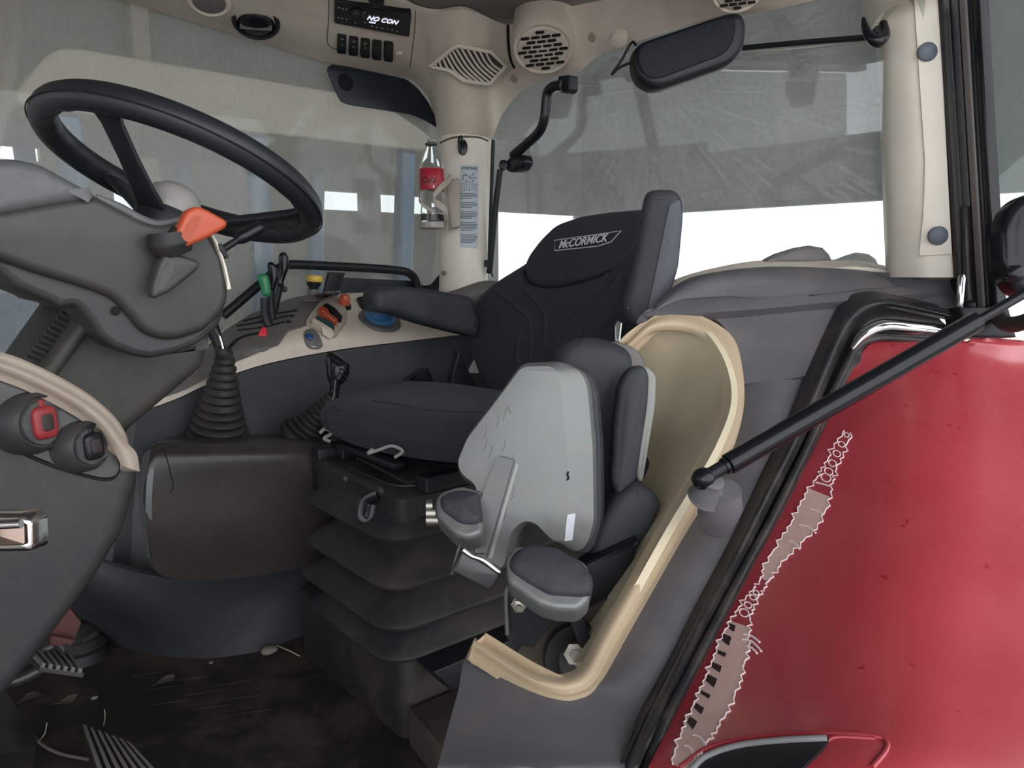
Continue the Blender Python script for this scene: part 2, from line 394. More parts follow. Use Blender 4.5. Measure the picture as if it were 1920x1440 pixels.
def text(name, s, o, u, v, size, mat, parent=None, ext=.0004, shear=0, align='CENTER', wide=1):
    cu = bpy.data.curves.new(name, 'FONT'); cu.body = s; cu.size = size; cu.extrude = ext; cu.align_x = align; cu.align_y = 'CENTER'; cu.shear = shear; cu.offset = size * .012
    t = bpy.data.objects.new(name, cu); COL.objects.link(t); bpy.context.view_layer.update()
    me = bpy.data.meshes.new_from_object(t.evaluated_get(bpy.context.evaluated_depsgraph_get()))
    u = u.normalized(); n = u.cross(v).normalized(); v = n.cross(u)
    vs = [o + u * p.co.x * wide + v * p.co.y + n * p.co.z for p in me.vertices]; fs = [tuple(p.vertices) for p in me.polygons]
    bpy.data.objects.remove(t); bpy.data.meshes.remove(me); bpy.data.curves.remove(cu)
    return obj(name, vs, fs, mat, parent, 0)
def dup(o, parent, loc=None):
    c = o.copy(); COL.objects.link(c)
    if parent is not None: c.parent = parent
    if loc is not None: c.location = loc
    return c
def struct(o, label): return tag(o, label, None, None, 'structure')
#@@SCENE
# ------------------------------------------------------------------ the shed around the tractor
def plain(name, lo, hi, mat, label, bev=0): return struct(box(name, lo, hi, mat, None, bev), label)
CONC = M('shed_concrete', (.30, .28, .26), .8, dust=.4, dcol=(.2, .17, .14), ds=.8)
SHEET = M('shed_grey_cladding', (.20, .20, .20), .6, dust=.3, ds=1)
PURL = M('shed_cream_steel', (.42, .38, .32), .6)
plain('floor_shed', (-12, -12, -1.4), (26, 16, -1.3), CONC, 'grey concrete floor of the shed under the tractor')
plain('ceiling_shed', (-11, -3.2, 5.0), (10.2, 10.2, 5.1), SHEET, 'dark sheet metal roof of the shed')
for i, (x1, z0, z1) in enumerate(((2.35, -1.3, 1.56), (10.2, 3.1, 5.0), (10.2, 2.34, 3.1), (10.2, 1.82, 2.34))):
    plain('wall_side_%d' % (i + 1), ((-11, -11, -5.0, 1.64)[i], 10, z0), (x1, 10.15, z1), SHEET, ('dark lower', 'dark middle', 'dark narrow', 'dark strip-high')[i] + ' cladding of the far shed wall')
for i, (x0, x1) in enumerate(((-5, 0.75), (1.64, 2.35), (3.15, 4.85), (5.6, 5.9), (7.0, 8.1))):
    plain('wall_panel_%d' % (i + 1), (x0, 10.0, 1.56), (x1, 10.15, 1.82 if x0 > 0 else 2.34), SHEET, 'cladding panel between two bright gaps of the far wall, piece %d from the front' % (i + 1))
plain('wall_side_mid', (2.35, 10, -1.3), (3.15, 10.15, 1.15), SHEET, 'low cladding under the deep gap of the far wall')
plain('wall_side_back', (3.15, 10, -1.3), (8.1, 10.15, 1.56), SHEET, 'lower cladding of the far wall toward the open corner')
plain('wall_sill_strip', (.75, 10, 1.56), (1.64, 10.15, 1.93), SHEET, 'cladding strip below the first bright gap of the far wall')
plain('wall_side_lintel', (8.1, 10, 1.66), (10.2, 10.15, 1.82), SHEET, 'lintel over the open corner of the shed')
plain('wall_rear_header', (10, -3.2, 1.62), (10.2, 10.2, 5.0), SHEET, 'dark header above the wide open rear of the shed')
plain('wall_front_lower', (-11.2, -3.2, -1.3), (-11, 10.2, 1.35), SHEET, 'lower cladding of the front shed wall')
plain('wall_front_upper', (-11.2, -3.2, 3.1), (-11, 10.2, 5.0), SHEET, 'upper cladding of the front shed wall')
for i in range(6):
    z = 4.85; y = 1.6 + i * 1.4
    plain('trim_purlin_%d' % (i + 1), (-11, y, z), (10, y + .08, 5.0), PURL, 'cream steel roof purlin number %d from the tractor' % (i + 1))
for i, x in enumerate((-2.5, 2.6, 7.4)):
    plain('trim_post_%d' % (i + 1), (x, 9.7, -1.3), (x + .18, 9.9, 5.0), PURL, 'cream steel post before the far wall, number %d from the front' % (i + 1))
# neighbouring blue tractor seen through the right-hand pane
NB = M('blue_tractor_paint', (.06, .17, .33), .35, coat=.3); NC = M('cream_cab_roof', (.52, .47, .40), .5)
nt_ = thing('tractor', 'blue tractor with cream cab roof parked beyond the streaked side window', 'tractor', Vector((1.7, 4.6, -1.3)))
def bp(name, outline, y, t, mat, parent, r=.03):   # side profile in X-Z
    return slab(name, [Vector((x, y, z)) for x, z in rnd(outline, r)], t, mat, parent, r=.015, n=Vector((0, -1, 0)))
bp('cab_roof', [(.55, 1.50), (.75, 1.78), (2.35, 1.76), (2.75, 1.58), (2.75, 1.50)], 4.0, 1.4, NC, nt_, .1)
for x0, x1 in ((.82, .74), (1.62, 1.62), (2.45, 2.55)):
    bp('cab_pillar', [(x0, -.1), (x0 + .1, -.1), (x1 + .1, 1.5), (x1, 1.5)], 4.05, .08, NB, nt_, .01)
    bp('cab_pillar', [(x0, -.1), (x0 + .1, -.1), (x1 + .1, 1.5), (x1, 1.5)], 5.25, .08, NB, nt_, .01)
bp('cab_door', [(.8, -.35), (2.5, -.35), (2.5, .25), (.8, .25)], 4.06, .05, NB, nt_)
bp('engine_hood', [(-1.3, -.1), (-1.3, .35), (-1.1, .55), (.78, .72), (.78, -.1)], 4.35, .7, NB, nt_, .12)
bp('rear_fender', [(1.9, -.1), (2.0, .25), (2.3, .45), (3.0, .42), (3.3, .1), (3.2, 0), (2.9, .28), (2.4, .28), (2.1, -.1)], 3.75, .45, NB, nt_, .1)
w = lathe('rear_wheel', Vector((2.65, 3.75, -.5)), (0, 1, 0), [(.05, 0), (.4, .02), (.45, -.03), (.62, -.05), (.78, .03), (.8, .2), (.78, .4), (.6, .45), (.05, .42)], RUBBER, nt_, 40)
w = lathe('front_wheel', Vector((-.6, 3.9, -.8)), (0, 1, 0), [(.05, 0), (.25, .02), (.28, -.02), (.42, -.03), (.5, .03), (.5, .26), (.42, .3), (.05, .28)], RUBBER, nt_, 36)
bp('chassis', [(-1.2, -.7), (-1.2, -.1), (2.9, -.1), (2.9, -.7)], 4.5, .4, DSTEEL, nt_)
bp('exhaust_stack', [(.3, .6), (.42, .6), (.42, 1.5), (.3, 1.5)], 4.3, .1, DSTEEL, nt_)

# ------------------------------------------------------------------ the cab: setting
YR, XR = 1.90, 1.39
FLOOR = struct(slab('floor', [Vector(p) for p in ((-.7, .42, 0), (1.38, .42, 0), (1.38, 1.9, 0), (-.7, 1.9, 0))], .05, MAT, None, r=.005), 'muddy dark rubber mat on the cab floor')
struct(slab('ceiling', [Vector(p) for p in ((-1.0, .5, 1.435), (1.42, .5, 1.435), (1.42, 1.95, 1.435), (-1.0, 1.95, 1.435))], .03, CEIL, None, r=0), 'grey cloth lining of the cab roof')
struct(slab('ceiling_shell', [Vector(p) for p in ((-1.0, .4, 1.52), (1.5, .4, 1.52), (1.5, 2.0, 1.52), (-1.0, 2.0, 1.52))], .04, DSTEEL, None, r=0), 'dark outer shell of the cab roof')
struct(slab('window_1', [Vector((x, YR, z)) for x, z in ((-.9, .1), (1.36, .1), (1.36, 1.40), (-.9, 1.40))], .005, GL_SIDE, None, r=0), 'dust-streaked glass pane on the far side of the cab')
struct(slab('window_2', [Vector((x, y, z)) for x, y, z in ((1.447, .60, .5), (1.447, 1.88, .5), (1.383, 1.88, 1.42), (1.383, .60, 1.42))], .005, GL_REAR, None, r=0), 'scratched rear glass pane behind the driver seat')
# roof fascia with the corner pillar flare
low = P([(150, -28), (218, -2), (350, 38), (480, 76), (560, 102), (640, 124), (720, 138), (772, 150)], 'Y', 1.885) + P([(806, 190)], 2.17) + P([(822, 256)], 2.18) + P([(845, 262), (872, 264)], 2.115) + P([(900, 262)], 2.14) + \
    P([(923, 258), (942, 215), (978, 172), (1040, 143), (1085, 135), (1118, 108), (1180, 84), (1250, 60), (1320, 36), (1400, 20), (1480, 0), (1620, -35)], 'X', 1.372)
topc = P([(150, -130), (218, -110), (350, -80), (480, -60), (560, -40), (640, -26), (720, -5), (760, 6), (790, 20), (815, 24), (840, 20), (865, 18), (888, 22), (910, 30), (935, 42), (958, 46), (985, 34), (1010, 24), (1060, 14), (1120, 2), (1180, -10), (1250, -24), (1330, -46), (1440, -70), (1600, -110)], 'Z', 1.42)
assert len(low) == len(topc), (len(low), len(topc))
mid = []
for i, (a, b) in enumerate(zip(low, topc)):
    m = a.lerp(b, .5); m.z -= .012 if i < 8 or i > 14 else -.01; mid.append(m)
q1 = [a.lerp(m, .5) + Vector((0, 0, -.004)) for a, m in zip(low, mid)]
fas = sheet('trim_roof', [low, q1, mid, topc], BEIGE, None, t=.012, nu=4, nv=4)
struct(fas, 'beige plastic lining under the roof edge, flaring into the corner pillar')
BF = bvh(fas)
x0_ = low[0].x
struct(box('trim_roof_front', (-.98, 1.84, 1.405), (x0_ + .03, 1.90, 1.432), BEIGE, None, .008), 'beige roof rail running on toward the windscreen')
struct(box('trim_pillar_front_left', (-.62, .50, 0), (-.52, .60, 1.43), PILLAR, None, .02), 'front pillar of the open door side')
# far pillar
fp = tube('trim_pillar_far', [(868, 700, 2.165), (869, 560, 2.165), (869, 520, 2.165), (870, 400, 2.16), (871, 300, 2.155), (872, 262, 2.15)], [.072, .070, .068, .070, .0725, .0735], PILLAR, None, n=36)
struct(fp, 'round pale beige corner pillar behind the driver seat'); BP = bvh(fp)
col = seam('pillar_collar', BP, [(826, 268), (838, 262), (855, 257), (880, 256), (900, 258), (915, 264)], .0028, M('brown_gap', (.12, .09, .07), .8), fp)
lathe('pillar_plug', (832, 512, 2.105), (-.5, -.8, 0), [(.001, .008), (.006, .006), (.007, 0)], MIDG, fp, 16)
struct(tube('trim_pillar_base', P([(790, 580), (850, 566), (905, 548), (935, 548)], 2.1), .03, MIDG, None, n=12), 'grey moulding round the foot of the corner pillar')
# near rear pillar
rows = []
for y, xl, xm, xc, xr in ((-60, 1610, 1668, 1712, 1760), (95, 1643, 1672, 1716, 1768), (250, 1650, 1680, 1724, 1776), (400, 1656, 1686, 1733, 1785), (470, 1659, 1692, 1737, 1790), (520, 1661, 1695, 1738, 1792)):
    rows.append([(xl, y, 1.385), (xl + 8, y, 1.345), (xm, y, 1.315), (xc, y, 1.285), (xr, y, 1.275)])
npil = struct(sheet('trim_pillar_near', rows, PILLAR, None, t=.03), 'wide pale beige pillar beside the open door'); BN = bvh(npil)
strip = drape('pillar_strip', rnd([(1712, -30), (1757, -30), (1783, 477), (1725, 480), (1732, 400), (1734, 300)], 5), BN, PILLAR, npil, lift=.004, grid=40)
BS = bvh(strip)
for x, y in ((1738, 98), (1758, 442)):
    p, n = hit(BS, x, y); n = Vector((-.70, -.71, .02)); lathe('pillar_plug', p + n * .002, n, [(.0155, -.004), (.0155, .002), (.012, .0045), (.0005, .006)], M('slate_plug', (.10, .115, .14), .5), npil, 28)
colr = sheet('pillar_collar', [[(1606, -60, 1.36), (1650, -60, 1.28), (1710, -60, 1.23), (1775, -60, 1.22)], [(1616, 10, 1.36), (1648, 0, 1.29), (1700, -12, 1.24), (1775, -20, 1.23)], [(1628, 70, 1.365), (1645, 34, 1.31), (1680, 10, 1.27), (1730, -8, 1.25)]], PILLAR, npil, t=.01)
# door frame and open door
df = thing('door_1', None, None, (1830, 500, 1.2)); struct(df, 'open cab door with dark frame and smeared pane')
def bar(name, a, b, w, mat, d0, d1=None, t=.03, parent=df, r=.004):
    d1 = d1 or d0
    return slab(name, [pt((a[0], a[1], d0)), pt((a[0] + w, a[1], d0)), pt((b[0] + w, b[1], d1)), pt((b[0], b[1], d1))], t, mat, parent, r=r)
bar('door_seal', (1764, -20), (1797, 520), 16, RUBBER, 1.262, t=.02)
bar('door_post', (1780, -20), (1812, 600), 50, BLACK, 1.27, t=.04)
bar('hinge_plate', (1808, 385), (1814, 565), 30, DSTEEL, 1.25, t=.03)
bar('door_edge', (1808, -20), (1845, 590), 8, M('grey_bead', (.17, .155, .15), .5), 1.225, t=.015)
bar('frame_rail', (1816, -20), (1853, 600), 14, BLACK, 1.22, t=.03)
bar('frame_rail', (1832, -20), (1869, 600), 22, BLACKG, 1.205, t=.03)
dd0, dd1 = Vector((0, 0, 0)), 0
A = pt((1850, -40, 1.24)); Bq = pt((1882, 600, 1.24)); dirn = Vector((.30, -.95, 0))
struct_gl = slab('door_pane', [A, A + dirn * .9, Bq + dirn * .9, Bq], .005, GL_DOOR, df, r=0)
bar('sill_block', (1800, 575), (1815, 632), 92, BLACK, 1.20, t=.05)
tube('frame_bend', [(1868, 585, 1.2), (1880, 603, 1.17), (1905, 608, 1.13), (1960, 590, 1.08)], .012, RUBBER, df)
lathe('hinge_pin', (1799, 575, 1.22), (0, 0, 1), [(.005, -.005), (.006, 0), (.006, .045), (.004, .05)], CHROME, df, 14)
dh = thing('door_latch', 'glossy black door latch case at the edge of the open door', 'latch', (1925, 450, 1.05))
slab('latch_case', P(rnd([(1882, 420), (1895, 385), (1925, 362), (1990, 350), (1990, 560), (1925, 556), (1898, 540), (1884, 500)], 18), 1.05), .03, BLACKG, dh, r=.012, bulge=.008)
lathe('latch_button', (1900, 514, 1.035), -FH, [(.012, 0), (.012, .008), (.008, .012), (.004, .013)], BLACKG, dh, 20)
# left front pillar sliver
struct(slab('trim_pillar_front', P([(-60, -60), (17, -40), (11, 60), (4, 130), (-60, 400)], 1.7), .05, PILLAR, None, r=.01), 'pale edge of the front corner pillar')
# lower right-hand wall under the side window
struct(slab('wall_right', [Vector((x, 1.89, z)) for x, z in ((-.7, 0), (1.36, 0), (1.36, .66), (.3, .55), (-.7, .5))], .02, GREY, None, r=.004), 'dark lower wall on the far side of the cab')
struct(slab('wall_rear', [Vector((1.37, y, z)) for y, z in ((.62, 0), (1.89, 0), (1.89, .66), (.62, .66))], .02, GREYB, None, r=.004), 'dark lower wall behind the seats')
# ------------------------------------------------------------------ rear cover panel, fender, seal
ct = thing('rear_cover', 'violet grey plastic cover with beige edging along the door opening', 'panel', (1250, 1200, .85))
# outer face as a surface from the sill up to the window shelf: rows run from the cutout edge to the seal
def dcov(x, y):   # distance of the cover: near at the sill, far at the window shelf
    return .70 + .62 * max(0, min(1, (1440 - y) / 900.)) ** .9
L = [(812, 1470), (832, 1395), (858, 1300), (884, 1222), (985, 1270), (1055, 1288), (1108, 1262), (1168, 1175), (1290, 990), (1350, 870), (1390, 770), (1385, 670), (1350, 605), (1285, 580), (1225, 600), (1205, 610)]
Rr = [(1180, 1500), (1195, 1440), (1215, 1390), (1235, 1350), (1262, 1300), (1290, 1245), (1320, 1190), (1350, 1130), (1400, 1040), (1450, 930), (1500, 815), (1540, 710), (1580, 620), (1640, 568), (1690, 560), (1760, 566)]
cov = band('cover_body', L, Rr, dcov, lambda s: -.022 * math.sin(s * math.pi), COVER, ct, t=.02, m=8); BC = bvh(cov)
up = [[(1205, 612), (1225, 600), (1285, 580), (1350, 605), (1385, 670), (1392, 720)],
      [(1222, 590), (1260, 560), (1330, 545), (1440, 545), (1530, 600), (1545, 690)],
      [(1240, 560), (1300, 527), (1390, 512), (1500, 520), (1640, 540), (1640, 568)],
      [(1250, 545), (1310, 516), (1440, 500), (1600, 505), (1700, 514), (1800, 520)]]
cu_ = sheet('cover_top', [[(x, y, dcov(x, y) + (-.016, -.026, -.008, .06)[k]) for x, y in r] for k, r in enumerate(up)], COVER, ct, t=.015, nu=5, nv=5)
cr_ = sheet('cover_corner', [[(1600, 508, 1.40), (1700, 512, 1.33), (1790, 508, 1.33)], [(1640, 540, 1.38), (1710, 545, 1.31), (1796, 550, 1.30)], [(1640, 572, 1.36), (1700, 580, 1.29), (1800, 590, 1.27)]], COVER, ct, t=.01)
BC2 = bvh(cov, cu_, cr_)
# beige ledge on the top
sheet('shelf_edge', [[(1238, 560, 1.40), (1258, 540, 1.40), (1300, 524, 1.40), (1380, 508, 1.40), (1445, 505, 1.40), (1520, 506, 1.40), (1600, 500, 1.38), (1660, 506, 1.37), (1710, 517, 1.36)],
                     [(1236, 552, 1.44), (1255, 530, 1.45), (1300, 512, 1.46), (1380, 494, 1.47), (1445, 487, 1.48), (1520, 486, 1.48), (1600, 488, 1.46), (1660, 498, 1.44), (1708, 508, 1.42)]], BEIGE, ct, t=.02)
for a in ([(1432, 488), (1455, 474), (1490, 463), (1520, 458), (1545, 462), (1558, 475), (1563, 486)], [(1565, 488), (1590, 477), (1610, 471), (1632, 474), (1645, 483), (1652, 496)]):
    slab('shelf_knob', P(a + [(a[-1][0], a[-1][1] + 10), (a[0][0], a[0][1] + 10)], 1.46), .06, MIDG, ct, r=.012)
# beige edging ring round the cutout, and recess wall behind
inner = [(890, 1195), (985, 1252), (1030, 1262), (1062, 1262), (1090, 1243), (1125, 1180), (1235, 985), (1320, 840), (1352, 765), (1350, 690), (1328, 645), (1285, 622), (1225, 622), (1182, 655)]
outer = [(884, 1218), (985, 1282), (1045, 1305), (1085, 1303), (1120, 1280), (1160, 1205), (1280, 995), (1362, 865), (1393, 775), (1392, 690), (1368, 625), (1290, 584), (1228, 592), (1172, 640)]
mids = [((a[0] + b[0]) / 2, (a[1] + b[1]) / 2) for a, b in zip(inner, outer)]
def dl(x, y, k): return dcov(x, y) + k
band('cutout_edging', inner, outer, dcov, lambda s: -.026 - .014 * math.sin(math.pi * min(1, s * 1.15)) - .002 * s, BEIGE2, ct, t=.022, m=8)
sheet('recess_wall', [[(1160, 655, 1.30), (1200, 618, 1.29), (1285, 600, 1.26), (1345, 650, 1.20), (1372, 740, 1.14), (1340, 840, 1.06), (1250, 990, .97), (1110, 1240, .86)],
                      [(1170, 740, 1.42), (1215, 730, 1.38), (1260, 720, 1.34), (1290, 740, 1.30), (1300, 790, 1.26), (1270, 860, 1.2), (1190, 1010, 1.12), (1060, 1240, 1.0)],
                      [(1150, 860, 1.46), (1180, 850, 1.46), (1200, 850, 1.44), (1215, 860, 1.40), (1215, 880, 1.36), (1190, 930, 1.3), (1120, 1060, 1.22), (1010, 1220, 1.12)]], M('painted_lit_recess_cream', (.68, .58, .42), .45, grain=.1, gs=500, dust=.15, dcol=(.42, .33, .22)), ct, t=.01)  # brighter cream than the edging: light falling on the recess is put into the colour
for x, y in ((1497, 484), (1600, 500)): pass
# rubber door seal: two beads and a shiny channel
sl = thing('door_seal', 'dusty black rubber seal running along the curved door opening', 'seal', (1300, 1200, .75))
s1 = [(1780, 590), (1735, 580), (1690, 570), (1650, 566), (1610, 580), (1580, 615), (1545, 690), (1500, 800), (1440, 920), (1385, 1030), (1320, 1150), (1265, 1260), (1210, 1370), (1150, 1500)]
def dseal(y): return .68 + .56 * max(0, min(1, (1440 - y) / 860.)) ** .9
sheet('seal_face', [[(x - 26, y - (20 if x > 1600 else 8), dseal(y) + .03) for x, y in s1], [(x, y, dseal(y) - .012) for x, y in s1], [(x + 16, y + (14 if x > 1600 else 6), dseal(y) + .004) for x, y in s1]], SEAL, sl, t=.012, nu=5, nv=5)
s2 = [(1770, 640), (1710, 636), (1650, 634), (1612, 650), (1590, 690), (1556, 760), (1512, 855), (1455, 970), (1400, 1070), (1345, 1175), (1290, 1280), (1250, 1360), (1200, 1500)]
s15 = [(x * .5 + a * .5 + 4, y * .5 + b * .5) for (x, y), (a, b) in zip(s2, s1[:3] + s1[3:12] + s1[13:])]
sheet('seal_channel', [[(x + 12, y + 8, dseal(y) + .006) for x, y in s1[1:]], [(x, y, dseal(y) + .03) for x, y in s15], [(x, y, dseal(y) + .01) for x, y in s2]], M('dusty_black_channel', (.035, .033, .033), .32, dust=.5, dcol=(.17, .12, .10), ds=10, dlo=.5), sl, t=.012, nu=5, nv=4)
tube('seal_bead', [(x - 6, y, dseal(y) + .006) for x, y in s2], .006, SEAL, sl, n=8)
tube('steel_channel', [(1770, 622, 1.235), (1710, 616, 1.23), (1655, 612, 1.225), (1618, 628, 1.21), (1596, 655, 1.19)], [.011, .012, .012, .009, .003], CHROME, sl, n=14)
# fender
fe = thing('fender', 'red painted tractor fender with scratched inner edge below the gas strut', 'fender', (1600, 1200, .8))
fr = []
for (xl, yl), (xr, yr_), dr in (((1770, 642), (1990, 640), 1.30), ((1700, 630), (1990, 668), 1.28), ((1625, 650), (1990, 720), 1.22), ((1560, 775), (1990, 830), 1.08), ((1490, 915), (1990, 950), .96), ((1420, 1045), (1990, 1070), .86), ((1350, 1175), (1990, 1200), .78), ((1280, 1310), (1990, 1330), .70), ((1215, 1440), (1990, 1450), .64), ((1170, 1530), (1990, 1540), .60)):
    r = []
    dlft = dseal(yl) + .015
    for j in range(6):
        s = j / 5; d = dlft + (dr - dlft) * s - .075 * math.sin(math.pi * min(1, s * 1.05)) * (.6 if yl < 700 else 1); r.append((xl + (xr - xl) * s, yl + (yr_ - yl) * s, d))
    fr.append(r)
fs_ = sheet('fender_skin', fr, RED, fe, t=.006, nu=5, nv=5); BFn = bvh(fs_)
# worn stripe along the fender edge
cl = [(1655, 662, 4), (1640, 690, 3), (1603, 770, 3), (1590, 810, 6), (1572, 845, 9), (1556, 880, 10), (1545, 905, 14), (1528, 945, 22), (1506, 985, 20), (1478, 1020, 14), (1448, 1060, 10), (1432, 1092, 6), (1418, 1112, 7), (1400, 1140, 10), (1388, 1170, 16), (1378, 1205, 25), (1366, 1245, 28), (1352, 1285, 30), (1334, 1325, 29), (1312, 1365, 26), (1296, 1395, 22), (1276, 1440, 16)]
c3 = spline([Vector(c) for c in cl], 6)
def edge(side, k0, k1, amp=5, jit=.5):
    o = []
    for i in range(k0, k1):
        c = c3[i]; t = (c3[min(i + 1, len(c3) - 1)] - c3[max(0, i - 1)]); t.z = 0; t.normalize(); nn = Vector((t.y, -t.x, 0)) * side
        w_ = c.z + (amp if i % 2 else 0) * min(1, c.z / 9) * (1 + jit * math.sin(i * 2.3)); o.append((c.x + nn.x * w_ + 2 * math.sin(i * 1.7), c.y + nn.y * w_))
    return o
for k0, k1 in ((39, 66), (84, len(c3))):
    e1, e2 = edge(1, k0, k1, 4), edge(-1, k0, k1, 4)
    drape('bare_primer_patch', e1 + e2[::-1], BFn, RAW, fs_, lift=.0005, sink=.0005, grid=16)
for sd in (1, -1):
    seam('chipped_paint_edge', BFn, edge(sd, 18, len(c3), 5), .0010, RAWW, fs_, lift=.0005, sub=1, n=5)
for i in (19, 22, 25, 28, 31, 34, 72, 74, 77, 80):   # small rings where only one layer is gone
    c = c3[i]; rr = max(3.5, c.z * .8); seam('chipped_paint_ring', BFn, ell(c.x, c.y, rr, rr * .75, 12, 30), .0009, RAWW, fs_, lift=.0005, sub=1, n=5, closed=True)
for x0, y0, x1, y1 in ((1395, 1190, 1425, 1205), (1392, 1200, 1428, 1222), (1400, 1212, 1420, 1226), (1520, 955, 1545, 965), (1500, 985, 1530, 1000), (1480, 1015, 1500, 1030), (1300, 1380, 1325, 1400), (1285, 1400, 1305, 1425), (1530, 905, 1556, 912)):
    seam('chipped_paint_edge', BFn, [(x0, y0), ((x0 + x1) / 2, y0 + 3), (x1, y1)], .0012, RAWW, fs_, lift=.0005, sub=2, n=5)
for k in range(8):
    c = c3[86 + k * 4]; d_ = c3[87 + k * 4] - c3[85 + k * 4]; d_.z = 0; d_.normalize(); nn_ = Vector((d_.y, -d_.x, 0)); nn_ = nn_ if nn_.x < 0 else -nn_
    e = c + nn_ * c.z * .98; g = c + nn_ * c.z * .35; w_ = 7 + 3 * math.sin(k * 2.1)
    drape('black_exposed_patch', [(e.x - d_.x * w_, e.y - d_.y * w_), (e.x + d_.x * w_ * .3, e.y + d_.y * w_ * .3), (g.x + d_.x * w_, g.y + d_.y * w_), (g.x + d_.x * 1, g.y + d_.y * 2), (g.x - d_.x * w_ * .8, g.y - d_.y * w_ * .8)], BFn, M('brown_exposed_plastic', (.035, .02, .02), .6) if k == 0 else bpy.data.materials['brown_exposed_plastic'], fs_, lift=.0009, sink=0, grid=20)
# door handle pocket in the fender
seam('pocket_ridge', BFn, [(1275, 1440), (1330, 1402), (1420, 1382), (1540, 1376), (1640, 1382), (1662, 1392), (1660, 1410), (1635, 1440)], .0022, RED, fs_, lift=.0005, n=8)
seam('pocket_ridge', BFn, [(1545, 1395), (1570, 1383), (1640, 1386)], .0018, RED, fs_, lift=.0005, n=8)
hp = drape('pocket_plate', [(1290, 1460), (1325, 1425), (1390, 1404), (1470, 1396), (1556, 1390), (1540, 1412), (1490, 1460)], BFn, BLACK, fs_, lift=.003, grid=20)
seam('pocket_rim', BFn, [(1300, 1450), (1330, 1425), (1390, 1406), (1470, 1397), (1552, 1393)], .003, M('scuffed_grey', (.22, .22, .22), .5), fs_, lift=.004, n=8)
# gas strut
gs = thing('gas_strut', 'long black gas strut from ball joint across the red fender', 'strut', (1320, 900, .93))
a_, b_ = pt((1318, 898, .90)), pt((1930, 545, .98))
def at_(f): return a_.lerp(b_, f)
lathe('ball_socket', at_(0), (b_ - a_), [(.001, -.013), (.008, -.011), (.0125, -.005), (.0135, 0), (.0125, .006), (.0095, .010)], BLACKG, gs, 24)
tube('strut_neck', [at_(.005), at_(.065)], [.0085, .0085], BLACK, gs, n=16)
tube('strut_ring', [at_(.06), at_(.068)], [.0105, .0105], BLACKG, gs, n=16)
tube('strut_cylinder', [at_(.07), at_(.072), at_(.50), at_(.80), at_(.802), at_(.825)], [.0095, .0128, .0128, .0128, .0128, .0125], BLACKG, gs, n=24, sub=1)
tube('strut_rod', [at_(.82), at_(1.05)], [.0062, .0062], BLACKG, gs, n=16)
lathe('ball_stud', (1322, 905, .905), (0, .2, -1), [(.006, 0), (.006, .02)], STEEL, gs, 14)
lathe('stud_collar', (1325, 928, .915), (-.25, -.5, .85), [(.022, -.004), (.0195, .0), (.0175, .012), (.0145, .016), (.0135, .026), (.010, .028)], COVER, gs, 28)
lathe('stud_foot', (1345, 965, .935), (-.25, -.4, .85), [(.020, -.02), (.0245, .002), (.026, .02), (.021, .034), (.018, .045)], COVER, gs, 28)
# ------------------------------------------------------------------ driver seat
ds = thing('driver_seat', 'charcoal fabric driver seat with lettered backrest on a dusty bellows base', 'seat', Vector((.88, 1.24, 0)))
# bellows base: flared skirts stacked over each other, seen corner-on
def rrect(x0, x1, y0, y1, r, z, n=6):
    o = []
    for cx, cy, a0 in ((x1 - r, y1 - r, 0), (x0 + r, y1 - r, 90), (x0 + r, y0 + r, 180), (x1 - r, y0 + r, 270)):
        for i in range(n + 1): a = R(a0 + 90 * i / n); o.append(Vector((cx + r * math.cos(a), cy + r * math.sin(a), z)))
    return o
def stack(name, rings, mat, parent, sharp=40):
    k = len(rings[0]); vs = [p for g in rings for p in g]; fs = []
    for j in range(len(rings) - 1):
        for i in range(k): fs.append((j * k + i, j * k + (i + 1) % k, (j + 1) * k + (i + 1) % k, (j + 1) * k + i))
    fs += [tuple(range(k)), tuple((len(rings) - 1) * k + i for i in range(k))]
    return obj(name, vs, fs, mat, parent, sharp)
ped = stack('pedestal', [rrect(.655, 1.2, 1.07, 1.50, .03, .002), rrect(.650, 1.2, 1.065, 1.505, .03, .09), rrect(.655, 1.2, 1.07, 1.50, .03, .15), rrect(.68, 1.2, 1.1, 1.48, .03, .16)], DIRTM if False else M('muddy_black_pedestal', (.014, .013, .012), .6, dust=.6, dcol=(.05, .04, .03), ds=7, grain=.3, gs=80), ds)
X0, X1_, Y0, Y1 = .618, 1.18, 1.05, 1.40
for i, (z, ex) in enumerate(((.172, .008), (.232, .012), (.300, .004), (.382, 0))):
    a = ex; rg = []
    rg.append(rrect(X0 + .055, X1_, Y0 + .045, Y1 - .045, .05, z - .012))
    rg.append(rrect(X0 - a + .004, X1_, Y0 - a + .004, Y1 + a, .055, z - .006)); rg.append(rrect(X0 - a, X1_, Y0 - a, Y1 + a, .06, z))
    rg.append(rrect(X0 - a + .004, X1_, Y0 - a + .004, Y1 + a, .06, z + .007)); rg.append(rrect(X0 + .035, X1_, Y0 + .035, Y1 - .035, .06, z + .036))
    rg.append(rrect(X0 + .058, X1_, Y0 + .05, Y1 - .05, .05, z + .060)); rg.append(rrect(X0 + .06, X1_, Y0 + .055, Y1 - .05, .05, z + .072))
    stack('bellows_fold', rg, BELLOW, ds)
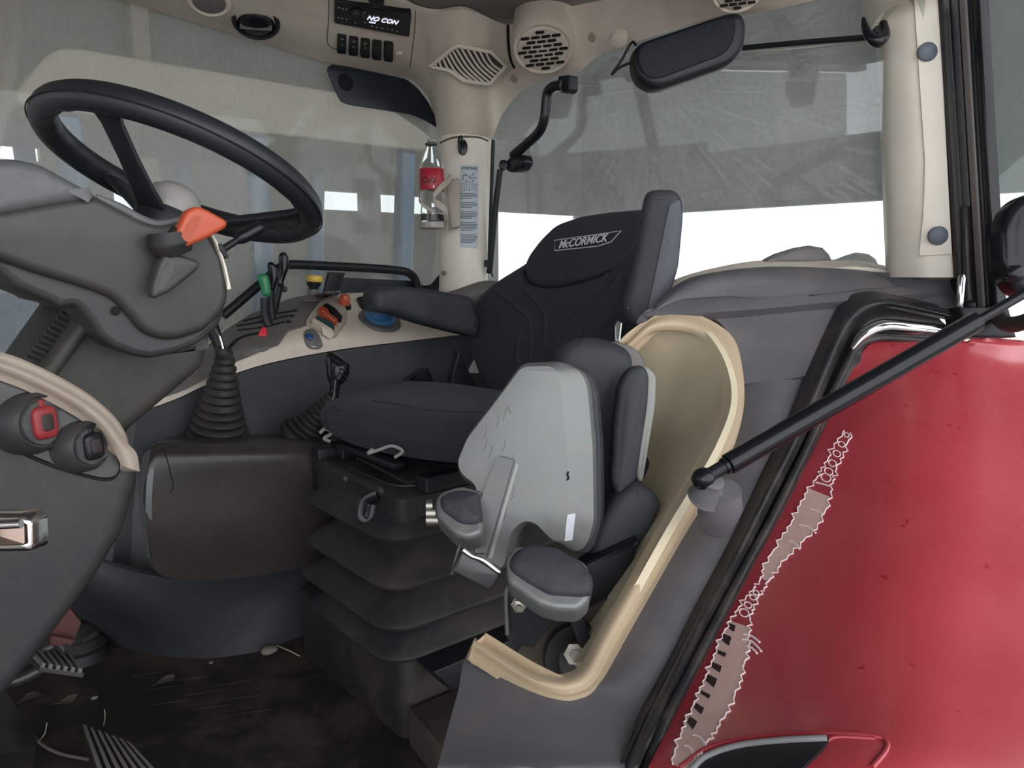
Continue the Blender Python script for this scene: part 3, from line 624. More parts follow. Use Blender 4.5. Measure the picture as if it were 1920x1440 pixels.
# suspension head above the bellows
head = stack('suspension_head', [rrect(.655, 1.15, 1.075, 1.395, .02, .40), rrect(.652, 1.15, 1.072, 1.398, .02, .445), rrect(.66, 1.15, 1.08, 1.39, .02, .452)], M('dusty_black_frame', (.014, .015, .017), .4, dust=.6, dcol=(.05, .04, .032), ds=9, dlo=.4, dhi=.7), ds)
for i, (x, y) in enumerate(((650, 898), (717, 920))):
    p, n = hit(bvh(head), x, y); lathe('bolt', p + Vector((-.001, 0, 0)), (-1, 0, 0), [(.009, 0), (.009, .003), (.006, .006), (.001, .007)], DSTEEL, ds, 16)
stack('slide_rail', [rrect(.70, 1.2, 1.06, 1.09, .004, .452), rrect(.70, 1.2, 1.06, 1.09, .004, .478)], BLACK, ds)
stack('slide_rail', [rrect(.70, 1.2, 1.36, 1.39, .004, .452), rrect(.70, 1.2, 1.36, 1.39, .004, .478)], BLACK, ds)
slot_m = None
for k in range(5):
    box('plate_slot', (.74 + .05 * k, 1.16 + .02 * (k % 2), .4515), (.765 + .05 * k, 1.18 + .02 * (k % 2), .4535), DARK, ds, 0)
slab('plate_tray', [Vector(p) for p in ((.70, 1.12, .458), (1.0, 1.12, .458), (1.0, 1.34, .458), (.72, 1.34, .458))], .006, M('dusty_tray', (.02, .018, .017), .6, dust=.7, dcol=(.07, .055, .045), ds=12), ds, r=.002)
box('side_bracket', (.665, 1.395, .37), (.76, 1.43, .47), BLACK, ds, .006)
box('front_lip', (.690, 1.15, .475), (.715, 1.35, .487), BLACK, ds, .003)
tube('wiring', P([(700, 842), (690, 850), (712, 843), (735, 836), (755, 846), (740, 858)], 1.34), .003, M('grey_tape', (.22, .21, .2), .6), ds, n=6)
tube('adjust_strap', P([(708, 930), (695, 935), (684, 942), (679, 962), (683, 972), (690, 968), (695, 945)], 1.335), .0035, BLACKG, ds, n=8, flat=3, hint=Vector((0, 1, 0)))
tube('torn_trim', P([(600, 812), (610, 804), (622, 812), (608, 822), (620, 828)], 1.6), .004, M('torn_grey_foam', (.3, .3, .28), .8), ds, n=6)
# cushion
cushion = sheet('cushion', [
    [(655, 818, 1.545), (690, 838, 1.50), (740, 852, 1.43), (800, 862, 1.35), (860, 868, 1.28), (920, 872, 1.22), (990, 874, 1.15)],
    [(612, 806, 1.565), (650, 828, 1.50), (720, 846, 1.41), (800, 858, 1.32), (860, 864, 1.25), (930, 868, 1.19), (1000, 870, 1.12)],
    [(600, 782, 1.57), (640, 796, 1.50), (710, 808, 1.40), (800, 818, 1.30), (860, 822, 1.235), (930, 826, 1.17), (1000, 828, 1.10)],
    [(606, 762, 1.60), (650, 764, 1.53), (715, 768, 1.44), (800, 774, 1.33), (865, 780, 1.26), (930, 785, 1.19), (1000, 790, 1.11)],
    [(622, 749, 1.65), (665, 744, 1.60), (720, 745, 1.53), (800, 752, 1.43), (870, 762, 1.35), (935, 768, 1.27), (1005, 775, 1.19)],
    [(650, 739, 1.71), (700, 731, 1.69), (750, 730, 1.64), (815, 736, 1.56), (880, 746, 1.49), (945, 753, 1.42), (1010, 760, 1.35)],
    [(720, 722, 1.77), (760, 717, 1.76), (800, 716, 1.73), (850, 720, 1.68), (905, 728, 1.63), (960, 735, 1.58), (1020, 742, 1.52)],
    [(780, 721, 1.79), (815, 720, 1.78), (850, 722, 1.76), (890, 727, 1.74), (930, 733, 1.70), (975, 738, 1.66), (1030, 745, 1.60)]], FABRIC, ds, t=.055, nu=5, nv=5)
BCu = bvh(cushion)
seam('cushion_seam', BCu, [(700, 752), (745, 758), (800, 768), (850, 772), (905, 774)], .0025, FABRIC, cushion)
sheet('cushion_pan', [[(690, 838, 1.55), (760, 858, 1.46), (850, 872, 1.36), (960, 880, 1.26)], [(700, 848, 1.56), (765, 868, 1.47), (850, 884, 1.37), (960, 896, 1.27)]], BLACK, ds, t=.04)
# backrest
t_ = R(14); bp0 = Vector((1.165, 1.25, .62)); bn = Vector((-math.cos(t_), 0, math.sin(t_)))
BPL = (bp0, bn)
bo = rnd([(925, 800), (890, 712), (872, 660), (866, 612), (878, 565), (908, 530), (955, 500), (983, 483), (1003, 452), (1035, 418), (1082, 400), (1140, 392), (1206, 386), (1216, 395), (1216, 450), (1212, 600), (1210, 800)], 26)
back = slab('backrest', P(bo, BPL), .11, FABRIC, ds, r=.038, seg=6, bulge=.012, backr=.03, n=bn, sharp=60)
BB = bvh(back)
slab('backrest_shell', [p - bn * -.0 + Vector((.085, 0, 0)) for p in P(rnd([(935, 790), (905, 700), (900, 560), (960, 520), (1060, 430), (1180, 410), (1190, 780)], 30), BPL)], .05, BLACK, ds, r=.01, n=bn)
hr = slab('headrest_panel', P(rnd([(1012, 446), (1040, 419), (1085, 403), (1140, 395), (1208, 389), (1202, 440), (1188, 460), (1150, 502), (1100, 525), (1050, 534), (1010, 536), (985, 522), (979, 500), (989, 476)], 12), (bp0 + bn * .016, bn)), .03, FABRIC, ds, r=.014, seg=4, bulge=.004, n=bn, sharp=60)
seam('headrest_piping', BB, [(984, 510), (988, 524), (1015, 537), (1060, 535), (1110, 522), (1155, 500), (1190, 458)], .0035, BLACK, hr, lift=.002)
for pts in ([(984, 540), (1002, 562), (1022, 590), (1022, 640), (1012, 680)], [(935, 548), (965, 572), (992, 598), (997, 640), (993, 690)], [(978, 620), (972, 650), (970, 685)],
            [(1140, 512), (1110, 555), (1070, 590), (1045, 640), (1038, 690)], [(1165, 510), (1130, 570), (1095, 605), (1075, 650)], [(1180, 520), (1165, 580), (1118, 620), (1105, 640)]):
    seam('backrest_rib', BB, pts, .0065, FABRIC, back, lift=-.0015, n=8)
BH = bvh(hr)
# embroidered name plate
lo = [(1040, 451), (1140, 437), (1165, 433), (1146, 454), (1120, 462), (1041, 470)]
seam('logo_border', BH, lo, .0011, LOGO, hr, lift=.001, sub=1, closed=True)
pc, _ = hit(BH, 1093, 454); pl_, _ = hit(BH, 1046, 461); pr_, _ = hit(BH, 1144, 446); _, nn = hit(BH, 1093, 454)
uu = (pr_ - pl_); text('logo_lettering', 'McCORMICK', pc + nn * .0035, uu, bn.cross(uu), .0245, LOGO, hr, ext=.0006, shear=.35, wide=1.02)
for px in ((862, 640, 900, 800), ):
    slab('recline_bracket', P(rnd([(862, 655), (876, 690), (905, 740), (880, 745), (846, 725), (850, 700)], 4), 'Y', 1.50), .02, BLACK, ds, r=.003)
slab('belt_buckle', P(rnd([(764, 714), (800, 690), (806, 700), (814, 716)], 3), 'Y', 1.50), .025, BLACK, ds, r=.003)
tube('buckle_edge', P([(800, 690), (807, 702), (813, 716)], 'Y', 1.49), .0018, CHROME, ds, n=6)
slab('belt_tab', P(rnd([(1152, 612), (1158, 600), (1164, 604), (1160, 640), (1153, 640)], 2), BPL[0:2] if 0 else (bp0 + bn * .03, bn)), .004, CHROME, ds, r=.001)
# far armrest
arm = slab('armrest', P(rnd([(705, 574), (704, 556), (712, 541), (745, 536), (810, 542), (890, 556), (905, 600), (900, 634), (862, 625), (800, 609), (745, 591), (712, 586)], 10), 'Y', 1.50), .075, FABRIC2, ds, r=.022, seg=5, backr=.02, sharp=60)
# near armrest folded upright beside the backrest
ap = pt((1225, 500, 1.36)); an = Vector((-.78, -.62, .06))
up_ = slab('armrest', P(rnd([(1206, 370), (1214, 355), (1240, 352), (1266, 354), (1279, 370), (1281, 402), (1272, 500), (1243, 588), (1212, 628), (1184, 612), (1166, 590), (1166, 566), (1178, 520), (1192, 450)], 16), (ap, an)), .07, FABRIC2, ds, r=.02, seg=6, n=an, backr=.02, sharp=60)
BU = bvh(up_)
drape('armrest_facet', rnd([(1256, 384), (1272, 374), (1276, 404), (1268, 498), (1242, 580), (1214, 616), (1216, 575), (1232, 500), (1246, 430)], 6), BU, M('lighter_vinyl_face', (.062, .068, .082), .5, grain=.3, gs=700, dust=.3, dcol=(.14, .14, .15), ds=20), ds, lift=.003, grid=14)  # flat right face in a lighter tone than the rest of the armrest
lathe('armrest_pivot', pt((1178, 578, 1.35)), an, [(.004, 0), (.003, .002), (.0005, .002)], BLACK, ds, 12)

# ------------------------------------------------------------------ folded instructor seat
fs2 = thing('folding_seat', 'folded instructor seat with scuffed silver shell beside the driver seat', 'seat', Vector((.95, .82, .05)))
sp0 = pt((980, 860, 1.02)); sn = Vector((-.82, -.55, .16)).normalized(); SPL = (sp0, sn)
so = [(972, 680), (1045, 676), (1086, 694), (1100, 722), (1110, 840), (1112, 985), (1098, 1028), (1080, 1042), (1060, 1036), (1008, 990), (985, 986), (966, 1002), (958, 1040), (950, 1072), (932, 1076), (870, 1034), (882, 990), (889, 940), (884, 916), (856, 900), (848, 870), (868, 818), (915, 758)]
sf = [(978, 688), (1034, 686), (1044, 700), (1050, 722), (1062, 840), (1067, 965), (1058, 1004), (1048, 1016), (1034, 1012), (1004, 980), (982, 976), (958, 996), (950, 1034), (944, 1064), (930, 1066), (876, 1028), (888, 990), (896, 938), (892, 908), (866, 890), (857, 868), (876, 822), (921, 764)]
fb, ff_ = P(rnd(so, 16), SPL), P(rnd(sf, 12), SPL)
def inter(f): return [p.lerp(q, f) for p, q in zip(fb, ff_)]
rings = [[p - sn * .045 for p in fb], [p - sn * .022 for p in fb], [p - sn * .016 for p in inter(.06)], [p - sn * .004 for p in inter(.80)], [p - sn * .001 for p in inter(.93)], ff_]
k_ = len(fb); vs = [p for g in rings for p in g]; fs = []
for j in range(len(rings) - 1):
    for i in range(k_): fs.append((j * k_ + i, j * k_ + (i + 1) % k_, (j + 1) * k_ + (i + 1) % k_, (j + 1) * k_ + i))
for o_ in (0, (len(rings) - 1) * k_):
    for tri in tessellate_polygon([[vs[o_ + i] for i in range(k_)]]): fs.append(tuple(o_ + i for i in tri))
shell = obj('seat_shell', vs, fs, SILVER, fs2, 28)
BSh = bvh(shell)
drape('raised_rib', rnd([(935, 854), (966, 862), (932, 980), (908, 1060), (872, 1034), (884, 985), (905, 935)], 4), BSh, SILVER, shell, lift=.007, sink=.002, grid=20)
drape('rib_groove', rnd([(969, 866), (973, 872), (950, 950), (920, 1062), (912, 1060), (935, 980)], 2), BSh, M('silver_groove', (.30, .31, .30), .3, metal=.4), shell, lift=.0015, grid=20)
drape('side_sticker', [(1064, 965), (1079, 962), (1073, 1012), (1058, 1014)], BSh, M('pale_sticker', (.55, .57, .62), .3), shell, lift=.001, grid=20)
for a in ([(952, 762), (958, 775)], ):
    seam('scuff', BSh, a, .0006, M('dark_scuff', (.16, .16, .15), .7), shell, lift=.0003, n=5)
for i in range(14):
    x = 900 + 11 * (i % 7) + random.uniform(-8, 8); y = 780 + 60 * (i % 4) + random.uniform(-20, 20)
    if x < 905 and y < 800: continue
    seam('scuff', BSh, [(x, y), (x - 2, y + 12), (x - 6, y + 24)], .0005, bpy.data.materials.get('dark_scuff'), shell, lift=.0003, n=5)
seam('chip', BSh, [(1066, 884), (1064, 890), (1066, 896), (1063, 900)], .0014, DARK, shell, lift=.0003, n=5)
def off(o, n, k): return [p + n * k for p in o]
slab('seat_cushion', off(P(rnd([(985, 690), (1048, 680), (1092, 692), (1108, 725), (1118, 840), (1120, 985), (1104, 1040), (1085, 1052), (1058, 1040), (1008, 1000), (870, 890), (880, 818), (930, 758)], 26), SPL), sn, -.034), .055, FABRIC2, fs2, r=.004, seg=5, n=sn, backr=.03, sharp=60)
# latch bracket at the foot
slab('latch_bracket', P(rnd([(866, 1030), (932, 1068), (940, 1080), (918, 1110), (846, 1072)], 4), .93), .02, DSTEEL, fs2, r=.004)
tube('latch_edge', P([(868, 1031), (884, 1042), (905, 1050), (932, 1070), (938, 1072)], .925), .0035, CHROME, fs2, n=8)
slab('latch_side', P([(843, 1078), (856, 1030), (866, 1010), (862, 1040), (851, 1078)], .96), .01, DSTEEL, fs2, r=.001)
# hip pads
def hip(top, side, d, nrm):
    p0 = pt((top[0][0], top[0][1], d)); pl = (p0, nrm)
    a = slab('hip_pad', P(rnd(top, 10), pl), .03, FABRIC2, fs2, r=.012, seg=4, n=nrm, sharp=60, bulge=.004)
    b = slab('pad_shell', P(rnd(side, 10), (p0 - nrm * .008, nrm)), .035, SILVER, fs2, r=.008, n=nrm, sharp=50)
hip([(952, 1050), (965, 1028), (990, 1016), (1040, 1020), (1090, 1045), (1114, 1078), (1112, 1106), (1096, 1116), (1030, 1112), (990, 1090), (958, 1068)],
    [(948, 1045), (965, 1022), (1040, 1022), (1098, 1052), (1113, 1085), (1104, 1128), (1084, 1144), (1040, 1142), (1010, 1132), (952, 1090)], .90, Vector((-.45, -.5, .74)).normalized())
hip([(822, 928), (838, 918), (862, 912), (900, 918), (905, 970), (892, 980), (862, 978), (826, 952)],
    [(817, 930), (830, 918), (865, 908), (905, 918), (905, 1000), (876, 1010), (852, 1000), (817, 965)], 1.02, Vector((-.45, -.5, .74)).normalized())
tube('pad_spring', P([(800, 948), (812, 948)], 1.06), .009, STEEL, fs2, n=14); tube('pad_spring', P([(800, 962), (818, 962)], 1.06), .010, STEEL, fs2, n=14); tube('pad_spring', P([(800, 975), (824, 975)], 1.06), .009, STEEL, fs2, n=14)
# standing backrest with bolsters behind
slab('back_pad', P(rnd([(1038, 680), (1050, 650), (1075, 634), (1110, 630), (1150, 638), (1182, 654), (1192, 680), (1186, 720), (1176, 800), (1172, 1000), (1120, 1060), (1060, 900)], 20), 1.16), .07, FABRIC2, fs2, r=.025, seg=5, bulge=.006, sharp=60)
slab('back_shell', P(rnd([(1120, 640), (1165, 640), (1196, 655), (1212, 682), (1205, 730), (1150, 900), (1120, 800)], 14), 1.19), .04, MIDG, fs2, r=.006)
slab('side_bolster', P(rnd([(1152, 800), (1160, 730), (1172, 700), (1192, 684), (1210, 686), (1219, 704), (1216, 760), (1194, 905), (1160, 936), (1146, 900)], 12), 1.08), .035, FABRIC2, fs2, r=.010, seg=4, bulge=.004)
slab('bolster_shell', P(rnd([(1172, 760), (1190, 690), (1212, 684), (1232, 704), (1230, 760), (1206, 905), (1196, 905)], 10), 1.10), .035, PILLAR if False else M('grey_green_shell', (.27, .27, .25), .45), fs2, r=.006)
slab('frame_cover', P(rnd([(1110, 1010), (1150, 940), (1194, 904), (1232, 925), (1244, 950), (1200, 1040), (1150, 1110), (1095, 1130)], 12), 1.06), .06, FABRIC2, fs2, r=.015)
slab('hinge_shadow_slab', P(rnd([(1090, 1060), (1200, 1010), (1180, 1090), (1130, 1150), (1085, 1160)], 8), 1.03), .05, BLACK, fs2, r=.006)  # black slab added to stand in for the shadow round the hinge
bolt_p = slab('mount_plate', P(rnd([(950, 1200), (948, 1118), (952, 1098), (962, 1092), (1050, 1150), (1000, 1215), (975, 1210)], 5), .98), .008, BLACK, fs2, r=.001)
tube('plate_rim', P([(951, 1190), (949, 1115), (955, 1099), (966, 1096)], .975), .0028, MIDG, fs2, n=8)
lathe('bolt', (973, 1132, .975), (-.64, -.76, .1), [(.0105, 0), (.0105, .005), (.0085, .006), (.0085, .011), (.004, .012), (.004, .018), (.001, .018)], STEEL, fs2, 6, sharp=20)
slab('seat_post', P([(1060, 1148), (1092, 1148), (1112, 1215), (1108, 1240), (1085, 1215)], .96), .03, BLACK, fs2, r=.003)
# muddy mounting base of the folding seat
mb = thing('mounting_base', 'mud-caked steel base plate behind the low beige edging', 'bracket', Vector((.85, .8, 0)))
slab('base_plate', P([(962, 1235), (1030, 1125), (1110, 1140), (1180, 1100), (1130, 1290), (1060, 1300)], 1.02), .02, DIRTM, mb, r=.003)
lathe('rubber_mount', (1085, 1238, .985), (-.6, -.72, .3), [(.045, -.02), (.043, 0), (.03, .006), (.026, .012), (.001, .012)], RUBBER, mb, 28)
lathe('hex_nut', (1077, 1225, .965), (-.6, -.72, .3), [(.014, -.01), (.014, .006), (.007, .007), (.007, .012), (.001, .012)], STEEL, mb, 6, sharp=20)
slab('side_rail', [Vector(p) for p in ((.70, .99, .12), (1.3, .99, .12), (1.3, .99, .17), (.66, .99, .17))], .05, BLACK, mb, r=.004)
slab('cross_plate', [Vector(p) for p in ((.60, .70, .075), (1.25, .70, .075), (1.25, 1.06, .075), (.655, 1.06, .075))], .07, M('dusty_floor_plate', (.03, .026, .023), .7, dust=.7, dcol=(.08, .065, .05), ds=8, grain=.4, gs=60), mb, r=.006)
# ------------------------------------------------------------------ right-hand control console
cs = thing('control_console', 'beige and grey control console along the streaked side window', 'console', Vector((.8, 1.75, .1)))
top = sheet('console_top', [
    P([(262, 772), (330, 748), (400, 716), (500, 682), (640, 655), (760, 640), (870, 627), (1000, 612)], 'Y', 1.655),
    P([(272, 756), (334, 728), (402, 693), (500, 658), (640, 632), (760, 622), (870, 613), (1000, 600)], 'Y', 1.662),
    P([(284, 738), (342, 704), (412, 664), (490, 640), (620, 614), (750, 603), (870, 600), (1000, 590)], 'Y', 1.69),
    P([(300, 728), (360, 682), (425, 632), (485, 607), (590, 578), (720, 570), (870, 570), (1000, 570)], 'Y', 1.78),
    P([(320, 706), (375, 655), (430, 610), (478, 585), (565, 556), (690, 546), (870, 543), (1000, 545)], 'Y', 1.868)], BEIGE, cs, t=.02, nu=5, nv=5)
BT = bvh(top)
side = sheet('console_side', [
    P([(262, 774), (330, 750), (400, 718), (500, 684), (640, 657), (760, 642), (870, 629), (1000, 614)], 'Y', 1.662),
    P([(250, 850), (330, 830), (400, 800), (500, 780), (640, 760), (760, 740), (870, 730), (1000, 720)], 'Y', 1.668),
    P([(200, 1120), (330, 1060), (400, 1040), (500, 1000), (640, 960), (760, 930), (870, 900), (1000, 880)], 'Y', 1.67)], GREYB, cs, t=.012, nu=5, nv=4)
sheet('console_front', [
    [(262, 774, 1.59), (242, 800, 1.66), (225, 828, 1.74)],
    [(258, 860, 1.58), (228, 880, 1.66), (205, 900, 1.74)],
    [(262, 960, 1.56), (225, 985, 1.63), (175, 1010, 1.72)],
    [(282, 1074, 1.53), (240, 1068, 1.60), (150, 1050, 1.70)]], MIDG if False else M('painted_sheen_grey', (.12, .125, .13), .35, dust=.2), cs, t=.012)  # lighter grey paints the reflected sheen of the turned face into the colour
# grey lever plate on top
plate = drape('lever_plate', rnd([(300, 726), (362, 676), (425, 620), (470, 592), (545, 562), (610, 548), (640, 546), (612, 566), (592, 590), (574, 612), (540, 622), (522, 648), (440, 676), (405, 700), (345, 732), (306, 746)], 5), BT, MIDG, cs, lift=.004, grid=12)
BPt = bvh(plate, top)
for a in ([(456, 603), (500, 592), (548, 584)], [(450, 611), (495, 603), (540, 593)], [(447, 620), (495, 614), (533, 604)], [(444, 612), (452, 610)]):
    seam('lever_slot', BPt, a, .0032, DARK, plate, lift=0, n=6)
for x, y in ((553, 583), (547, 593), (541, 604)): p, n = hit(BPt, x, y); lathe('slot_end', p, n, [(.007, 0), (.006, .002), (.001, .002)], BLACK, plate, 12)
seam('quadrant_groove', BPt, [(424, 668), (432, 650), (448, 636), (470, 628), (490, 626)], .0045, DARK, plate, lift=0, n=6)
drape('quadrant_dish', rnd([(432, 672), (442, 652), (462, 640), (490, 636), (508, 640), (506, 652), (470, 668), (440, 680)], 6), BPt, M('dish_grey', (.12, .115, .11), .5, dust=.3), cs, lift=.003, grid=10)
p, n = hit(BPt, 492, 626); slab('quadrant_pointer', P(rnd([(482, 630), (492, 612), (499, 614), (500, 630)], 2), (p + n * .012, Vector((-.4, -.8, .4)))), .012, REDI, cs, r=.002)
# levers: side profile pieces standing in the slots
def lever(base, top_, neck, w, head, hm, lab):
    b, _ = hit(BPt, *base); pl = (b, Vector((-.35, -.93, 0)))
    q = [pt((x, y, pl)) for x, y in neck]
    st = tube('lever_stem', q, w, BLACK, cs, n=12, flat=.6)
    hd = slab('lever_grip', [pt((x, y, (b + Vector((-.004, -.012, 0)), Vector((-.35, -.93, 0))))) for x, y in rnd(head, 8)], .024, hm, cs, r=.009, seg=4, backr=.008, sharp=70)
    if lab: hd['label'] = lab
lever((525, 584), 0, [(514, 588), (520, 560), (527, 530)], .008, [(522, 476), (534, 470), (543, 484), (542, 504), (534, 524), (528, 540), (520, 536), (524, 505)], BLACKG, None)
lever((515, 598), 0, [(512, 600), (508, 565), (510, 535)], .009, [(500, 494), (510, 489), (522, 502), (524, 520), (516, 545), (504, 545), (505, 520)], BLACKG, None)
lever((506, 610), 0, [(505, 612), (498, 590), (497, 558)], .0115, [(480, 518), (490, 512), (502, 514), (508, 540), (508, 556), (492, 558), (488, 536)], GREEN, 'green lever grip')
# yellow knob on black stem
p, n = hit(BPt, 588, 560)
lathe('knob_boot', p + ZZ * -.006, (0, 0, 1), [(.035, 0), (.03, .008), (.022, .012), (.013, .016), (.0125, .03)], MIDG, cs, 28)
lathe('knob_stem', p + ZZ * .01, (.08, 0, 1), [(.012, 0), (.012, .018), (.018, .026), (.018, .032)], BLACK, cs, 24)
yk = lathe('push_knob', p + Vector((.004, 0, .042)), (.08, 0, 1), [(.0185, 0), (.020, .003), (.020, .013), (.018, .016), (.014, .0165), (.0125, .015), (.001, .015)], YELLOW, cs, 32); yk['label'] = 'yellow push knob'
# blocks of rocker switches
swb = drape('switch_surround', rnd([(572, 612), (584, 592), (600, 572), (622, 560), (636, 566), (650, 590), (650, 604), (632, 630), (624, 636)], 5), BT, M('beige_switch_block', (.44, .37, .30), .5, dust=.4, dcol=(.22, .17, .12), ds=25), cs, lift=.010, grid=10); BSW = bvh(swb)
def rocker(pts, mat, lab=None, h=.010, B_=None, nm='rocker_switch', rr=3):
    o = drape(nm, rnd(pts, rr), B_ or BSW, mat, cs if B_ else swb, lift=h, grid=8)
    if lab: o['label'] = lab
    return o
rocker([(605, 577), (613, 574), (628, 584), (642, 600), (637, 606), (620, 596)], BLACK, None, .009)
rocker([(596, 584), (603, 580), (614, 586), (633, 606), (630, 613), (616, 604), (598, 593)], ORANGE, 'orange rocker switch', .009)
rocker([(591, 600), (596, 598), (624, 613), (626, 622), (618, 618)], M('teal_insert', (.03, .07, .075), .4), 'dark teal strip of switch', .010)
rocker([(583, 608), (588, 602), (622, 622), (624, 632)], M('cream_rocker', (.55, .48, .40), .4), 'cream rocker switch', .009)
for i in range(5):
    seam('switch_mark', BSW, [(604 + i * 5, 590 + i * 4), (606 + i * 5, 591 + i * 4)], .0008, WHITE, swb, lift=.0095, sub=1, n=5)
p, n = hit(BT, 644, 576)
ok = thing('rotary_knob', None, None, (0, 0, 1)) if False else None
lathe('turn_knob_base', p, n, [(.02, 0), (.018, .008), (.012, .01)], BLACK, cs, 20)
o = lathe('turn_knob', p + n * .008, n, [(.0145, 0), (.0150, .008), (.0125, .022), (.009, .026), (.001, .027)], ORANGE, cs, 8, sharp=30); o['label'] = 'small orange turning knob'
rocker([(668, 562), (682, 559), (694, 574), (688, 586), (676, 578)], BLACK, None, .006, BT)
rocker([(690, 556), (706, 556), (712, 568), (694, 572)], NAVY, 'navy blue rocker switch', .006, BT)
p, n = hit(BT, 712, 600)
lathe('dial_dish', p + n * .002, n, [(.055, -.004), (.052, .003), (.03, .004), (.001, .004)], MIDG, cs, 36)
dl_ = lathe('dial_skirt', p + n * .005, n, [(.038, 0), (.040, .004), (.036, .010), (.030, .012)], BLUE, cs, 36); dl_['label'] = 'blue dial skirt'
prof = []
vs, fs = [], []; u_, v_, a_2 = frame(n); K = 48
for h, s in ((.012, 1), (.040, .97), (.046, .85), (.047, .3)):
    for j in range(K):
        q = j * 2 * math.pi / K; rr = (.030 + (.0016 if (j // 2) % 2 else 0)) * s; vs.append(p + n * h + u_ * rr * math.cos(q) + v_ * rr * math.sin(q))
for i in range(3):
    for j in range(K): fs.append((i * K + j, i * K + (j + 1) % K, (i + 1) * K + (j + 1) % K, (i + 1) * K + j))
fs.append(tuple(3 * K + j for j in range(K)))
o = obj('dial_knob', vs, fs, BLUE, cs, 30); o['label'] = 'ribbed blue dial'
bz = drape('button_bezel', sm([(570, 626), (578, 620), (590, 622), (600, 636), (603, 650), (592, 655), (578, 652), (571, 640)]), BT, MIDG, cs, lift=.005, grid=8)
p, n = hit(bvh(bz), 580, 632); o = lathe('push_button', p, n, [(.009, 0), (.009, .003), (.006, .005), (.001, .0055)], NAVY, cs, 20); o['label'] = 'round navy push button'
seam('button_mark', bvh(bz), [(584, 650), (592, 650)], .0012, WHITE, cs, lift=.001, sub=1, n=5)
p, n = hit(BT, 625, 549); lathe('console_screw', p, n, [(.006, 0), (.006, .006), (.001, .008)], BLACK, cs, 14)
# grab rail in front of the window
gr = thing('grab_rail', 'black tubular rail with dark plate before the side window', 'rail', Vector((.9, 1.84, .66)))
tube('rail_tube', P([(418, 592), (450, 565), (505, 518), (528, 500), (548, 496), (600, 498), (680, 502), (745, 507), (768, 513), (780, 528), (786, 556)], 'Y', 1.845), .0115, BLACK, gr, n=16)
slab('rail_gusset', P(rnd([(606, 560), (618, 510), (648, 512), (640, 530), (632, 566)], 3), 'Y', 1.85), .012, BLACK, gr, r=.002)
slab('rail_plate', P(rnd([(622, 560), (634, 520), (780, 527), (796, 536), (812, 534), (828, 514), (834, 545), (830, 566), (622, 566)], 5), 'Y', 1.86), .012, BLACK, gr, r=.002)
lathe('rail_bolt', P([(533, 542)], 'Y', 1.84)[0], (-.4, -.9, 0), [(.008, 0), (.008, .008), (.001, .01)], BLACK, gr, 12)

# ------------------------------------------------------------------ tunnel box and skirt
tb = thing('transmission_tunnel', 'glossy brown-grey tunnel housing carrying the two rubber gaiters', 'housing', Vector((.6, 1.5, 0)))
tun = sheet('tunnel_face', [
    P([(282, 842), (288, 834), (300, 830), (360, 832), (450, 832), (560, 832), (660, 826)], 'Y', 1.46)[:],
    P([(277, 880), (281, 876), (298, 872), (360, 870), (450, 868), (560, 866), (660, 860)], 'Y', 1.435),
    P([(273, 960), (278, 965), (296, 975), (360, 980), (450, 978), (560, 968), (660, 950)], 'Y', 1.43),
    P([(282, 1050), (290, 1068), (312, 1082), (360, 1088), (450, 1083), (560, 1066), (660, 1040)], 'Y', 1.45)], BROWNG, tb, t=.015, nu=5, nv=6)
sheet('tunnel_end', [
    P([(282, 842)], 'Y', 1.46) + [pt((272, 850, 1.54)), pt((262, 862, 1.62))], P([(277, 880)], 'Y', 1.435) + [pt((268, 890, 1.52)), pt((258, 900, 1.6))],
    P([(273, 960)], 'Y', 1.43) + [pt((266, 965, 1.52)), pt((260, 970, 1.6))], P([(282, 1050)], 'Y', 1.45) + [pt((274, 1045, 1.52)), pt((268, 1040, 1.6))]], bpy.data.materials['painted_sheen_grey'], tb, t=.01)  # end face shares the lighter grey with the sheen painted in
sheet('tunnel_top', [P([(284, 836), (300, 829), (360, 831), (450, 831), (560, 831), (660, 825)], 'Y', 1.462), P([(292, 829), (306, 825), (365, 824), (450, 824), (560, 822), (660, 815)], 'Y', 1.50), P([(304, 822), (320, 820), (375, 818), (455, 816), (560, 814), (660, 806)], 'Y', 1.655)], BROWNG, tb, t=.01)
seam('panel_crack', bvh(tun), [(304, 838), (312, 858), (318, 880), (325, 912), (318, 924)], .0010, DARK, tb, n=5)
sheet('tunnel_skirt', [
    P([(120, 1010), (190, 1052), (245, 1070), (282, 1078), (340, 1087), (420, 1086), (500, 1076), (560, 1062), (650, 1038)], 'Y', 1.52),
    P([(110, 1060), (180, 1110), (240, 1130), (282, 1136), (340, 1142), (420, 1140), (500, 1128), (560, 1112), (650, 1090)], 'Y', 1.56),
    P([(90, 1130), (165, 1190), (220, 1212), (275, 1226), (335, 1236), (410, 1236), (495, 1222), (560, 1198), (650, 1170)], 'Z', -.004)], M('scuffed_blue_grey_skirt', (.036, .041, .046), .36, dust=.45, dcol=(.08, .07, .06), ds=7, dlo=.5), tb, t=.012, nu=5, nv=6)
